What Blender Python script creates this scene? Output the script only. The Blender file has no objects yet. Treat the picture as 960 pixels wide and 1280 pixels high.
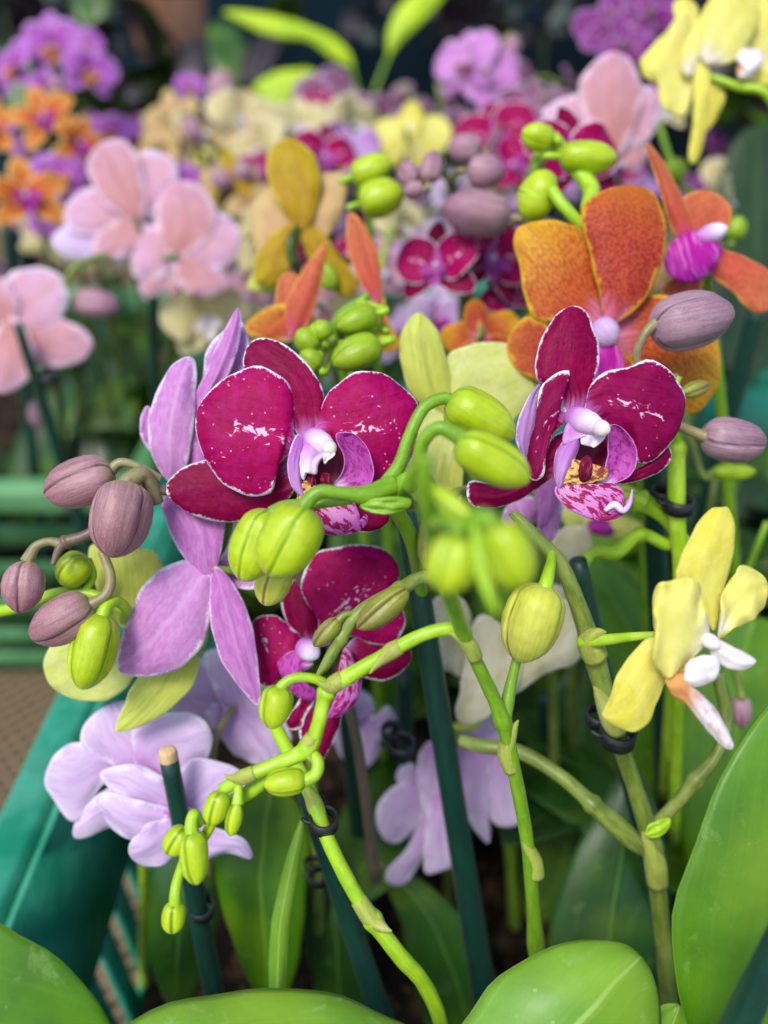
import bpy, math, random
import numpy as np
from mathutils import Matrix, Vector, Euler
random.seed(7)
RNG = np.random.RandomState(11)
SC = bpy.context.scene
COL = SC.collection
PI = math.pi
# ------------------------------------------------------------------ camera frame (metres)
F = 1000.0
CX, CY = 480.0, 640.0
PITCH = math.radians(32)
H = 0.50
SP, CP = math.sin(PITCH), math.cos(PITCH)
RIGHT = np.array([1.0, 0, 0]); UP = np.array([0, SP, CP]); FWD = np.array([0, CP, -SP])
CAM = np.array([0, 0, H])
def P(px, py, d):
    return CAM + RIGHT*((px-CX)/F*d) + UP*(-(py-CY)/F*d) + FWD*d
def Parr(xy, d):
    xy = np.asarray(xy, float); d = np.asarray(d, float)
    X = (xy[..., 0]-CX)/F*d; Y = -(xy[..., 1]-CY)/F*d
    return CAM + X[..., None]*RIGHT + Y[..., None]*UP + d[..., None]*FWD
def Ydep(py, Y):
    return Y/(CP - (py-CY)/F*SP)
def YZ(py, d):
    return d*(CP - (py-CY)/F*SP)
# ------------------------------------------------------------------ objects
def tag(o, label=None, cat=None, group=None, kind=None):
    if label: o['label'] = label
    if cat: o['category'] = cat
    if group: o['group'] = group
    if kind: o['kind'] = kind
    return o
class Thing:
    def __init__(s, name, label, cat, base, group=None, kind=None):
        s.o = bpy.data.objects.new(name, None); COL.objects.link(s.o)
        s.o.empty_display_size = .01
        s.base = np.array(base, float); s.o.location = s.base
        tag(s.o, label, cat, group, kind)
    def empty(s, name, parent=None):
        e = bpy.data.objects.new(name, None); COL.objects.link(e); e.empty_display_size = .01
        e.parent = parent or s.o
        return e
    def add(s, name, g, mats, parent=None, label=None):
        o = mk(name, g, mats, s.base); o.parent = parent or s.o
        if label: o['label'] = label
        return o
def mk(name, g, mats, base=(0, 0, 0)):
    V, Fc, uvw, pq, mi = g
    me = mesh(name, V-np.asarray(base), Fc, uvw, pq, mi, mats)
    o = bpy.data.objects.new(name, me); COL.objects.link(o)
    return o
def mesh(name, V, Fc, uvw, pq, mi, mats):
    me = bpy.data.meshes.new(name)
    me.from_pydata([tuple(v) for v in V], [], [tuple(f) for f in Fc])
    for nm, arr in (('uvw', uvw), ('pq', pq)):
        if arr is not None:
            at = me.attributes.new(nm, 'FLOAT_VECTOR', 'POINT')
            at.data.foreach_set('vector', np.asarray(arr, np.float32).ravel())
    if not isinstance(mats, (list, tuple)): mats = [mats]
    for m in mats: me.materials.append(m)
    if mi is not None:
        mi = np.asarray(mi, np.int32)
        me.polygons.foreach_set('material_index', np.clip(mi, 0, len(mats)-1))
    me.polygons.foreach_set('use_smooth', np.ones(len(me.polygons), bool) if mi is None else mi >= 0)
    me.update()
    return me
def join(gs, mis=None):
    V = []; Fc = []; uw = []; pq = []; mi = []; n = 0
    for k, (v, f, a, b, m) in enumerate(gs):
        V.append(v); uw.append(a); pq.append(b)
        Fc += [tuple(i+n for i in q) for q in f]
        mm = list(m) if m is not None else [0]*len(f)
        mi += mm; n += len(v)
    return np.concatenate(V), Fc, np.concatenate(uw), np.concatenate(pq), mi
# ------------------------------------------------------------------ curves
def catmull(p, closed=False, n=12):
    p = np.asarray(p, float)
    N = len(p); out = []
    segs = N if closed else N-1
    for i in range(segs):
        if closed:
            a, b, c, d = p[(i-1) % N], p[i], p[(i+1) % N], p[(i+2) % N]
        else:
            b, c = p[i], p[i+1]
            a = p[i-1] if i > 0 else 2*b-c
            d = p[i+2] if i+2 < N else 2*c-b
        for k in range(n):
            t = k/n
            out.append(.5*((2*b)+(-a+c)*t+(2*a-5*b+4*c-d)*t*t+(-a+3*b-3*c+d)*t**3))
    if not closed: out.append(p[-1])
    return np.array(out)
def resample(p, ts):
    seg = np.linalg.norm(np.diff(p, axis=0), axis=1); s = np.concatenate([[0], np.cumsum(seg)]); s /= max(s[-1], 1e-9)
    return np.stack([np.interp(ts, s, p[:, k]) for k in range(p.shape[1])], 1)
def Z(ox, oy, s, pts):
    return [(ox+x/s, oy+y/s) for x, y in pts]
# ------------------------------------------------------------------ surfaces
def shell(G, u, v, thick, edge_pts=None, seed=0., mm=1000.):
    """G (nu+1, nv+1, 3) grid -> closed thin solid. front = side facing +N"""
    n, m = G.shape[0], G.shape[1]
    du = np.gradient(G, axis=0); dv = np.gradient(G, axis=1)
    N = np.cross(du, dv); L = np.linalg.norm(N, axis=2, keepdims=True)
    bad = L[..., 0] < 1e-14
    N = N/np.maximum(L, 1e-14)
    mean = N[~bad].mean(0); mean /= np.linalg.norm(mean)+1e-12
    for r in (0, n-1):
        q = 1 if r == 0 else n-2
        N[r] = N[q].mean(0)
    N /= np.linalg.norm(N, axis=2, keepdims=True)+1e-12
    # taper thickness to the rim
    vv = np.abs(v)[None, :]; uu = u[:, None]
    tp = np.clip(np.minimum((1-vv)*6, np.minimum(uu, 1-uu)*12), .25, 1)[..., None]
    A = (G + N*thick*.5*tp).reshape(-1, 3); B = (G - N*thick*.5*tp).reshape(-1, 3)
    rim = [(0, j) for j in range(m)]+[(i, m-1) for i in range(1, n)]+[(n-1, j) for j in range(m-2, -1, -1)]+[(i, 0) for i in range(n-2, 0, -1)]
    rid = [i*m+j for i, j in rim]
    Rp = G.reshape(-1, 3)[rid]
    flat = G.reshape(-1, 3)
    D = np.sqrt(((flat[:, None, :]-Rp[None])**2).sum(2)).min(1)*mm
    U = np.repeat(u, m); Vv = np.tile(v, n)
    uvw = np.stack([U, Vv, D], 1)
    ctr = G[:, m//2]
    s = np.concatenate([[0], np.cumsum(np.linalg.norm(np.diff(ctr, axis=0), axis=1))])*mm
    across = np.linalg.norm(G-ctr[:, None], axis=2)*mm*np.sign(v)[None]
    pq = np.stack([np.repeat(s, m), across.ravel(), np.full(n*m, seed)], 1)
    Fc = []; mi = []; o = n*m
    for i in range(n-1):
        for j in range(m-1):
            a, b, c, d = i*m+j, (i+1)*m+j, (i+1)*m+j+1, i*m+j+1
            Fc.append((a, b, c, d)); mi.append(0)
            Fc.append((o+d, o+c, o+b, o+a)); mi.append(1)
    K = len(rid)
    for k in range(K):
        a, b = rid[k], rid[(k+1) % K]
        Fc.append((a, b, o+b, o+a)); mi.append(-1)
    return np.concatenate([A, B]), Fc, np.concatenate([uvw, uvw]), np.concatenate([pq, pq]), mi
KC = 1.7
def petal_grid(pts, tip, d, tipd=0, based=0, cup=0, bow=0, tilt=0, ruf=0, rn=3, fold=0, curl=0, nu=32, nv=22, ph=0., smooth=True, wav=1., und=.35):
    """outline (pixels, first = base, index tip = tip) at depth d (m); offsets in mm, + is away"""
    pts = np.asarray(pts, float); N = len(pts)
    if smooth:
        k = 14; dense = catmull(pts, True, k)
        L = dense[:tip*k+1]; R = np.concatenate([dense[tip*k:], dense[:1]])[::-1]
    else:
        L = pts[:tip+1]; R = np.concatenate([pts[tip:], pts[:1]])[::-1]
    t = (1-np.cos(np.linspace(0, PI, nu+1)))/2
    t = .5*t+.5*np.linspace(0, 1, nu+1)
    l, r = resample(L, t), resample(R, t)
    v = np.linspace(-1, 1, nv+1)
    w = (v+1)/2
    q1, q2 = RNG.rand(2)*6
    wl = .010*wav*(np.sin(17*t+q1)+.7*np.sin(31*t+q2)); wr = .010*wav*(np.sin(15*t+q2)+.7*np.sin(34*t+q1))
    l, r = l+(l-r)*wl[:, None], r+(r-l)*wr[:, None]
    XY = l[:, None]*(1-w)[None, :, None] + r[:, None]*w[None, :, None]
    uu = t[:, None]; vv = v[None]
    av = np.abs(vv)
    prof = np.sqrt(np.clip(4*uu*(1-uu), 0, 1))
    cup, bow, ruf = cup*KC, bow*KC, ruf*1.5
    off = based*(1-uu)**2 + tipd*uu**1.6 + bow*4*uu*(1-uu) + cup*vv**2*prof + tilt*vv*prof + fold*av*prof + curl*np.clip(av-.6, 0, 1)**2*6*prof
    off = off + ruf*(av**2)*prof*np.sin(2*PI*rn*uu+ph+1.3*vv) + ruf*.4*prof*np.sin(5*uu+3*vv+ph)
    off = off + und*prof*(np.sin(3.1*vv+5*uu+q1)*np.sin(6.5*uu+q2)+.5*np.sin(7*vv-4*uu+q2))
    D = d + off*.001
    return Parr(XY, D), t, v
def patch(pts, tip, d, thick=.36, seed=None, flip=None, **kw):
    G, u, v = petal_grid(pts, tip, d, **kw)
    # make front face the camera
    n = np.cross(G[len(u)//2+1, len(v)//2]-G[len(u)//2, len(v)//2], G[len(u)//2, len(v)//2+1]-G[len(u)//2, len(v)//2])
    if np.dot(n, CAM-G[len(u)//2, len(v)//2]) < 0:
        G = G[:, ::-1].copy()
    if flip: G = G[:, ::-1].copy()
    return shell(G, u, v, thick*.001, seed=RNG.rand()*50 if seed is None else seed)
def frame(T, ref):
    a = ref-np.dot(ref, T)*T; a /= np.linalg.norm(a)+1e-12
    return a, np.cross(T, a)
def tube(C, R, ns=12, sub=10, cap=True, ribs=0., nrib=6, raw=False):
    C = np.asarray(C, float); R = np.asarray(R, float)
    X = np.concatenate([C, R[:, None]], 1)
    if not raw: X = catmull(X, False, sub)
    C, R = X[:, :3], X[:, 3]
    n = len(C)
    T = np.gradient(C, axis=0); T /= np.linalg.norm(T, axis=1, keepdims=True)+1e-12
    ref = CAM-C[0]; ref = ref/np.linalg.norm(ref)
    V = []; uvw = []; pq = []
    s = np.concatenate([[0], np.cumsum(np.linalg.norm(np.diff(C, axis=0), axis=1))])*1000
    a = ref
    sd = RNG.rand()*60
    for i in range(n):
        a, b = frame(T[i], a)
        for k in range(ns):
            th = 2*PI*k/ns
            r = R[i]*(1+ribs*math.cos(nrib*th))
            V.append(C[i]+r*(math.cos(th)*a+math.sin(th)*b))
            tt = th if th < PI else th-2*PI
            uvw.append((i/(n-1), tt/PI, 0)); pq.append((s[i], tt*R[i]*1000, sd))
    Fc = []
    for i in range(n-1):
        for k in range(ns):
            k2 = (k+1) % ns
            Fc.append((i*ns+k, i*ns+k2, (i+1)*ns+k2, (i+1)*ns+k))
    if cap:
        Fc.append(tuple(range(ns-1, -1, -1))); Fc.append(tuple((n-1)*ns+k for k in range(ns)))
    return np.array(V), Fc, np.array(uvw), np.array(pq), [0]*len(Fc)
def ptube(pts, ns=12, sub=10, nodes=(), wob=0., **kw):
    """pts: (px,py,d,r_px)"""
    C = [P(x, y, d) for x, y, d, r in pts]; R = [r*d/F for x, y, d, r in pts]
    X = np.concatenate([np.array(C), np.array(R)[:, None]], 1)
    X = catmull(X, False, sub)
    for i in nodes:
        j = i*sub
        for k in range(-3, 4):
            if 0 <= j+k < len(X): X[j+k, 3] *= 1+.32*math.exp(-(k/1.4)**2)
    if wob:
        X[:, 3] *= 1+wob*np.sin(np.arange(len(X))*.9)*np.sin(np.arange(len(X))*.37)
    return tube(X[:, :3], X[:, 3], ns, raw=True, **kw)
PROF = {'egg': ([0, .05, .14, .3, .5, .7, .85, .95, 1.0], [.30, .55, .80, .97, 1, .88, .62, .34, .04]),
        'fat': ([0, .03, .08, .16, .3, .48, .65, .78, .88, .94, .98, 1.0], [.34, .55, .74, .90, .99, 1, .93, .79, .58, .40, .22, .04]),
        'slim': ([0, .06, .2, .4, .6, .8, .93, 1.0], [.34, .55, .85, 1, .98, .78, .42, .05])}
def blob(A, B, r, prof='egg', phase=0.4, groove=.07, lobes=3, nt=30, ns=64, bend=0., flat=1., nub=0.):
    A = np.asarray(A, float); B = np.asarray(B, float)
    r = r*.95
    ax = B-A; L = np.linalg.norm(ax); T = ax/L
    ref = CAM-A; a, b = frame(T, ref/np.linalg.norm(ref))
    tp, rp = PROF[prof]
    V = []; uvw = []; pq = []; sd = RNG.rand()*60
    tt = np.linspace(0, 1, nt+1); tt = .5*tt+.5*(1-np.cos(PI*tt))/2
    for t in tt:
        rr = np.interp(t, tp, rp)*r
        if 0: pass
        for k in range(ns):
            th = 2*PI*k/ns
            thc = th if th < PI else th-2*PI
            sea = 0; dist = 9
            if lobes:
                for q in range(lobes):
                    dd = (th-phase-q*2*PI/lobes+PI) % (2*PI)-PI
                    # seams spiral a little towards the tip
                    dd += .25*(t-.5)
                    dist = min(dist, abs(dd))
                    # one sepal laps over the next: a step on one side, an easy slope on the other
                    g = math.exp(-(max(dd, 0)/.13)**2)*math.exp(-(min(dd, 0)/.45)**2)
                    sea += g*groove*1.6
                sea = sea*min(1, t*3.5)*(1 if t < .97 else .5)
                bul = .04*math.cos(lobes*(th-phase)+PI)*t
            else: bul = 0
            R = rr*(1-sea+bul+.022*math.sin(2*th+sd)*math.sin(3*t+sd)+.014*math.sin(3*th-2*sd+4*t))
            off = a*(bend*L*math.sin(PI*t))
            V.append(A+T*t*L+off+R*(math.cos(th)*a+math.sin(th)*b*flat))
            uvw.append((t, thc/PI, dist*rr*1000 if lobes else 9)); pq.append((t*L*1000, thc*rr*1000, sd))
    n = nt+1; Fc = []
    for i in range(n-1):
        for k in range(ns):
            k2 = (k+1) % ns
            Fc.append((i*ns+k, i*ns+k2, (i+1)*ns+k2, (i+1)*ns+k))
    Fc.append(tuple(range(ns-1, -1, -1))); Fc.append(tuple((n-1)*ns+k for k in range(ns)))
    return np.array(V), Fc, np.array(uvw), np.array(pq), [0]*len(Fc)
def pblob(x0, y0, d0, x1, y1, d1, rpx, **kw):
    return blob(P(x0, y0, d0), P(x1, y1, d1), rpx*(d0+d1)/2/F, **kw)
def boxes(bs, mi=None):
    V = []; Fc = []
    for (x0, y0, z0, x1, y1, z1) in bs:
        n = len(V)
        V += [(x0, y0, z0), (x1, y0, z0), (x1, y1, z0), (x0, y1, z0), (x0, y0, z1), (x1, y0, z1), (x1, y1, z1), (x0, y1, z1)]
        Fc += [tuple(n+i for i in q) for q in ((0, 3, 2, 1), (4, 5, 6, 7), (0, 1, 5, 4), (1, 2, 6, 5), (2, 3, 7, 6), (3, 0, 4, 7))]
    V = np.array(V, float)
    return V, Fc, np.zeros((len(V), 3)), V*1000, [0]*len(Fc)
# ------------------------------------------------------------------ materials
def hx(h):
    h = h.lstrip('#'); c = [int(h[i:i+2], 16)/255 for i in (0, 2, 4)]
    return tuple(((x/12.92) if x <= .04045 else ((x+.055)/1.055)**2.4) for x in c)+(1,)
class NT:
    def __init__(s, name):
        s.m = bpy.data.materials.new(name); s.m.use_nodes = True
        s.t = s.m.node_tree; s.t.nodes.clear()
        s.out = s.t.nodes.new('ShaderNodeOutputMaterial')
    def put(s, sock, v):
        if v is None: return
        if hasattr(v, 'is_linked') or isinstance(v, bpy.types.NodeSocket): s.t.links.new(v, sock)
        else:
            if sock.type == 'RGBA' and len(v) == 3: v = tuple(v)+(1,)
            sock.default_value = v
    def attr(s, n):
        a = s.t.nodes.new('ShaderNodeAttribute'); a.attribute_name = n; return a.outputs['Vector']
    def sep(s, v):
        a = s.t.nodes.new('ShaderNodeSeparateXYZ'); s.put(a.inputs[0], v); return a.outputs
    def ma(s, op, a, b=None, c=None):
        n = s.t.nodes.new('ShaderNodeMath'); n.operation = op
        for k, x in enumerate((a, b, c)): s.put(n.inputs[k], x)
        return n.outputs[0]
    def vmul(s, v, k):
        n = s.t.nodes.new('ShaderNodeVectorMath'); n.operation = 'MULTIPLY'; s.put(n.inputs[0], v); s.put(n.inputs[1], k); return n.outputs[0]
    def vadd(s, v, k):
        n = s.t.nodes.new('ShaderNodeVectorMath'); n.operation = 'ADD'; s.put(n.inputs[0], v); s.put(n.inputs[1], k); return n.outputs[0]
    def ss(s, v, a, b, lo=0., hi=1.):
        n = s.t.nodes.new('ShaderNodeMapRange'); n.interpolation_type = 'SMOOTHSTEP'
        if a > b: a, b, lo, hi = b, a, hi, lo
        s.put(n.inputs[0], v); n.inputs[1].default_value = a; n.inputs[2].default_value = b
        n.inputs[3].default_value = lo; n.inputs[4].default_value = hi
        return n.outputs[0]
    def mix(s, f, a, b, mode='MIX'):
        n = s.t.nodes.new('ShaderNodeMix'); n.data_type = 'RGBA'; n.blend_type = mode
        s.put(n.inputs[0], f); s.put(n.inputs[6], a); s.put(n.inputs[7], b); return n.outputs[2]
    def noise(s, v, scale, det=2., rough=.5, dist=0.):
        n = s.t.nodes.new('ShaderNodeTexNoise'); s.put(n.inputs['Vector'], v)
        n.inputs['Scale'].default_value = scale; n.inputs['Detail'].default_value = det
        n.inputs['Roughness'].default_value = rough; n.inputs['Distortion'].default_value = dist
        return n.outputs['Fac']
    def voro(s, v, scale, feat='F1'):
        n = s.t.nodes.new('ShaderNodeTexVoronoi'); n.feature = feat; s.put(n.inputs['Vector'], v); n.inputs['Scale'].default_value = scale
        return n.outputs['Distance']
    def rand(s):
        return s.t.nodes.new('ShaderNodeObjectInfo').outputs['Random']
    def geo(s, k='Position'):
        return s.t.nodes.new('ShaderNodeNewGeometry').outputs[k]
    def objco(s):
        return s.t.nodes.new('ShaderNodeTexCoord').outputs['Object']
    def bump(s, h, st=.2, dist=.0003):
        n = s.t.nodes.new('ShaderNodeBump'); n.inputs['Strength'].default_value = st; n.inputs['Distance'].default_value = dist
        s.put(n.inputs['Height'], h); return n.outputs[0]
    def princ(s, col, rough=.5, spec=.4, normal=None, sheen=0., coat=0., trans=0., tcol=None, sss=0.):
        p = s.t.nodes.new('ShaderNodeBsdfPrincipled')
        s.put(p.inputs['Base Color'], col); s.put(p.inputs['Roughness'], rough); s.put(p.inputs['Specular IOR Level'], spec)
        if sheen: p.inputs['Sheen Weight'].default_value = sheen; p.inputs['Sheen Roughness'].default_value = .4
        if coat: p.inputs['Coat Weight'].default_value = coat; p.inputs['Coat Roughness'].default_value = .15
        if normal is not None: s.put(p.inputs['Normal'], normal)
        if sss:
            p.inputs['Subsurface Weight'].default_value = sss; p.inputs['Subsurface Radius'].default_value = (1, 1, .5); p.inputs['Subsurface Scale'].default_value = .003
        o = p.outputs[0]
        if trans:
            tr = s.t.nodes.new('ShaderNodeBsdfTranslucent'); s.put(tr.inputs['Color'], tcol if tcol is not None else col)
            if normal is not None: s.put(tr.inputs['Normal'], normal)
            mx = s.t.nodes.new('ShaderNodeMixShader'); mx.inputs[0].default_value = trans
            s.t.links.new(o, mx.inputs[1]); s.t.links.new(tr.outputs[0], mx.inputs[2]); o = mx.outputs[0]
        s.t.links.new(o, s.out.inputs['Surface'])
        return s.m
def pm(name, base, tipc=None, edge=None, edge_w=.8, vein=None, vein_amt=.35, mid=None, mid_amt=.5, mott=None, mott_amt=.5, mott_scale=.8,
       mott_str=(1, 1, 1), mott_cut=(.42, .62), mott_fade=0., spots=None, cen=None, cen_w=.3, trans=.3, rough=.5, spec=.2, sheen=.05, bmp=.22, tip_r=(.1, .95)):
    n = NT(name)
    u, v, e = n.sep(n.attr('uvw')); q = n.attr('pq')
    r = n.rand()
    q = n.vadd(q, n.vmul(r, (37., 91., 53.)))
    av = n.ma('ABSOLUTE', v)
    C = lambda h: hx(h) if isinstance(h, str) else h
    col = C(base)
    if tipc: col = n.mix(n.ss(u, *tip_r), col, C(tipc))
    big = n.noise(q, .12, 2)
    col = n.mix(n.ss(big, .35, .7, 0, .35), col, n.mix(1., col, (.72, .72, .76, 1), 'MULTIPLY'))
    vn = n.noise(n.vmul(q, (.10, .95, 1.)), 1., 2, .5, .6)
    if vein: col = n.mix(n.ma('MULTIPLY', n.ss(vn, .5, .68), vein_amt), col, C(vein))
    if mid: col = n.mix(n.ma('MULTIPLY', n.ss(av, .13, .0), mid_amt), col, C(mid))
    if mott:
        m1 = n.noise(n.vmul(q, mott_str), mott_scale, 3, .6)
        ma_ = n.ma('MULTIPLY', n.ss(m1, *mott_cut), mott_amt)
        if mott_fade: ma_ = n.ma('MULTIPLY', ma_, n.ss(u, 1., mott_fade, .15, 1.))
        col = n.mix(ma_, col, C(mott))
    if cen:
        uc = n.ma('ADD', u, n.ma('MULTIPLY', n.ma('SUBTRACT', vn, .5), .25))
        col = n.mix(n.ss(uc, cen_w, cen_w*.15), col, C(cen))
    if spots:
        s1 = n.noise(n.vmul(q, (.8, 1.25, 1)), .44, 1.3, .5, 1.0)
        band = n.ma('MULTIPLY', n.ss(av, .24, .03), n.ma('MULTIPLY', n.ss(u, .16, .3), n.ss(u, .78, .6)))
        thr = n.ma('SUBTRACT', .76, n.ma('MULTIPLY', band, .20))
        col = n.mix(n.ss(n.ma('SUBTRACT', s1, thr), -.03, .07, 0, .85), col, C(spots))
        s2 = n.voro(q, .5)
        col = n.mix(n.ma('MULTIPLY', n.ss(s2, .17, .07), n.ss(n.noise(q, .17, 1), .5, .6, 0, .75)), col, C(spots))
    if edge:
        en = n.ma('ADD', e, n.ma('MULTIPLY', n.ma('SUBTRACT', n.noise(q, .9, 3), .5), edge_w*1.6))
        en = n.ma('ADD', en, n.ma('MULTIPLY', n.ma('SUBTRACT', n.noise(q, .2, 1), .5), -edge_w*2.2))
        en = n.ma('ADD', en, n.ma('MULTIPLY', n.ma('SUBTRACT', n.noise(n.vmul(q, (1.6, 1.6, 1)), 1.4, 2), .5), edge_w*1.5))
        col = n.mix(n.ss(en, edge_w, edge_w*.35), col, C(edge))
    hgt = n.ma('ADD', n.noise(q, 2.2, 2), n.ma('MULTIPLY', vn, .9))
    nb = n.bump(n.ma('ADD', hgt, n.ma('MULTIPLY', n.noise(q, .28, 3), 2.5)), bmp, .0005)
    return n.princ(col, rough, spec, nb, sheen, trans=trans)
def budm(name, base, tipc, stripe, seam, stripe_amt=.5, rough=.42, spec=.35, trans=.0, speck=None, basec=None):
    n = NT(name)
    u, v, e = n.sep(n.attr('uvw')); q = n.vadd(n.attr('pq'), n.vmul(n.rand(), (37., 91., 53.)))
    col = n.mix(n.ss(u, .15, .95), hx(base), hx(tipc))
    if basec: col = n.mix(n.ss(u, .16, .0), col, hx(basec))
    vn = n.noise(n.vmul(q, (.10, 1.1, 1.)), .9, 3, .55, .4)
    col = n.mix(n.ma('MULTIPLY', n.ss(vn, .44, .62), stripe_amt), col, hx(stripe))
    bg = n.noise(q, .35, 3)
    col = n.mix(n.ss(bg, .4, .7, 0, .4), col, n.mix(1., col, (.7, .68, .7, 1), 'MULTIPLY'))
    if speck: col = n.mix(n.ss(n.noise(q, 2.6, 2, .6), .56, .68, 0, .55), col, hx(speck))
    col = n.mix(n.ss(e, .62, .10, 0, .85), col, hx(seam))
    col = n.mix(n.ss(n.ma('ABSOLUTE', n.ma('SUBTRACT', e, .95)), .45, .1, 0, .35), col, n.mix(1., col, (1.35, 1.35, 1.3, 1), 'MULTIPLY'))
    nb = n.bump(n.ma('ADD', n.noise(q, 2., 3), vn), .3, .0003)
    return n.princ(col, rough, spec, nb, .1, trans=trans)
def stemm(name, base, dark, speck=None, rough=.4, spec=.45, coat=0., pale=None):
    n = NT(name)
    u, v, e = n.sep(n.attr('uvw')); q = n.attr('pq')
    w = n.noise(n.vmul(q, (.10, .5, 1)), 1., 4, .6)
    col = n.mix(n.ss(w, .38, .68, 0, .8), hx(base), hx(dark))
    if pale: col = n.mix(n.ss(n.noise(q, .12, 2), .5, .7, 0, .6), col, hx(pale))
    if speck: col = n.mix(n.ss(n.noise(q, 1.3, 3, .6), .58, .72, 0, .7), col, hx(speck))
    nb = n.bump(n.ma('ADD', n.noise(q, .9, 3), w), .3, .0004)
    return n.princ(col, rough, spec, nb, .05, coat)
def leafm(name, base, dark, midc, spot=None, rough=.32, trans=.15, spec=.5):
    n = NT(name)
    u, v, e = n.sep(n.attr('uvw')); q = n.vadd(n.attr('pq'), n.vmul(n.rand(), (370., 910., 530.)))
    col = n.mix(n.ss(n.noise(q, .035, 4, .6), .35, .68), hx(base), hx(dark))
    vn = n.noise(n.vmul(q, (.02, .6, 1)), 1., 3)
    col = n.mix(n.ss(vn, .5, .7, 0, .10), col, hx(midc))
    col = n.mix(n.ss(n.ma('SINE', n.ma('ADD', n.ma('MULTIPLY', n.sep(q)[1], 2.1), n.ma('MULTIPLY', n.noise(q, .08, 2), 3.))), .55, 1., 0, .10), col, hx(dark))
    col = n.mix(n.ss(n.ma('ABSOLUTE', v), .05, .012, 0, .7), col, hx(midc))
    rg = rough
    if spot:
        s = n.noise(q, .10, 4, .6, .5); s2 = n.noise(q, .8, 2)
        k = n.ma('MULTIPLY', n.ss(s, .58, .70), n.ss(s2, .3, .6, .35, 1.))
        col = n.mix(n.ss(n.noise(q, .02, 3), .45, .7, 0, .35), col, hx('#8aa81c'))
        col = n.mix(n.ma('MULTIPLY', k, .4), col, hx(spot))
        fl = n.noise(q, 1.6, 3, .7)
        col = n.mix(n.ss(fl, .62, .74, 0, .3), col, hx(spot))
        dots = n.voro(q, .12)
        col = n.mix(n.ss(dots, .07, .04, 0, .45), col, hx(spot))
        rg = n.ma('ADD', rough, n.ma('MULTIPLY', k, .25))
    col = n.mix(n.ss(e, .5, .15, 0, .4), col, hx(midc))
    nb = n.bump(n.ma('ADD', n.ma('MULTIPLY', n.noise(q, .35, 3), 1.), n.ma('MULTIPLY', vn, .35)), .14, .0006)
    return n.princ(col, rg, spec, nb, 0, .0, trans=trans)
def plastic(name, base, worn, scale=30., rough=.42, spec=.4, dirt=None, trans=0.):
    n = NT(name)
    p = n.geo()
    w = n.noise(p, scale, 4, .6)
    col = n.mix(n.ss(w, .35, .7), hx(base), hx(worn))
    s = n.noise(n.vmul(p, (1., .25, 1.)), scale*9, 3, .7)
    col = n.mix(n.ss(s, .6, .75, 0, .5), col, hx(worn))
    if dirt: col = n.mix(n.ss(n.noise(p, scale*.6, 5, .7), .55, .75, 0, .6), col, hx(dirt))
    return n.princ(col, n.ma('ADD', rough, n.ma('MULTIPLY', w, .2)), spec, n.bump(s, .15, .0004), trans=trans)
MT = {}
# magenta white-edged kind
MT['mag'] = pm('magenta petal', '#a8004a', '#98004a', edge='#f6ecf6', edge_w=.8, mott='#b81074', mott_amt=.5, mott_scale=.4, mott_cut=(.36, .7), spots='#f3cde6', cen='#c860b8', cen_w=.2, vein='#74003a', vein_amt=.55, trans=.2, rough=.48, spec=.1, sheen=0.)
MT['magd'] = pm('dark magenta sepal', '#8c003a', '#7a0034', edge='#f4e8f4', edge_w=.75, mott='#a80c60', mott_amt=.3, mott_scale=.6, cen='#cf7cc4', cen_w=.25, vein='#54002a', vein_amt=.55, trans=.18, rough=.48, spec=.1, sheen=0.)
MT['magr'] = pm('right magenta petal', '#8c0042', '#760038', edge='#f6ecf6', edge_w=.8, mott='#9a0d60', mott_amt=.4, mott_scale=.4, mott_cut=(.36, .7), spots='#f0c8e2', cen='#c66cbc', cen_w=.2, vein='#560030', vein_amt=.55, trans=.18, rough=.48, spec=.1, sheen=0.)
MT['magback'] = pm('pale petal back', '#c79ccf', '#ba86c6', edge='#efe6f3', edge_w=.8, vein='#a765b0', vein_amt=.4, trans=.25)
MT['lipw'] = pm('white column', '#c070c2', '#efe2ee', tip_r=(.15, .85), mott='#dcaadc', mott_amt=.5, mott_scale=.22, mott_cut=(.5, .7), trans=.15, rough=.4, bmp=.08)
MT['cap'] = pm('cream anther cap', '#e8c8de', '#f1ead6', trans=.1, rough=.35, bmp=.08, tip_r=(.2, .7))
MT['lobe'] = pm('pink side lobe', '#c455b4', '#b945a6', edge='#d583cd', edge_w=.4, mott='#8d0f66', mott_amt=.7, mott_scale=.8, mott_cut=(.48, .6), cen='#e7c3e2', cen_w=.22, trans=.25)
MT['lobeout'] = pm('pale side lobe outside', '#d09bd6', '#bb62bf', edge='#eccfea', edge_w=.4, vein='#b46cc0', vein_amt=.5, trans=.25)
MT['mlobe'] = pm('veined lip', '#e09ccc', '#c95fc0', edge='#d884d4', edge_w=.5, mott='#9b0a52', mott_amt=1., mott_scale=.75, mott_str=(.45, 1.1, 1), mott_cut=(.46, .54), cen='#e8c24a', cen_w=.2, trans=.22)
MT['throat'] = pm('maroon throat', '#55021f', '#7a0633', trans=.05, rough=.4)
MT['callus'] = pm('yellow callus', '#e3c068', '#d99a5c', mott='#7c0c30', mott_amt=.9, mott_scale=.55, mott_cut=(.48, .6), trans=.1)
MT['white_tip'] = pm('white tendril', '#ecd9f0', '#d6b0e0', trans=.2)
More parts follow.
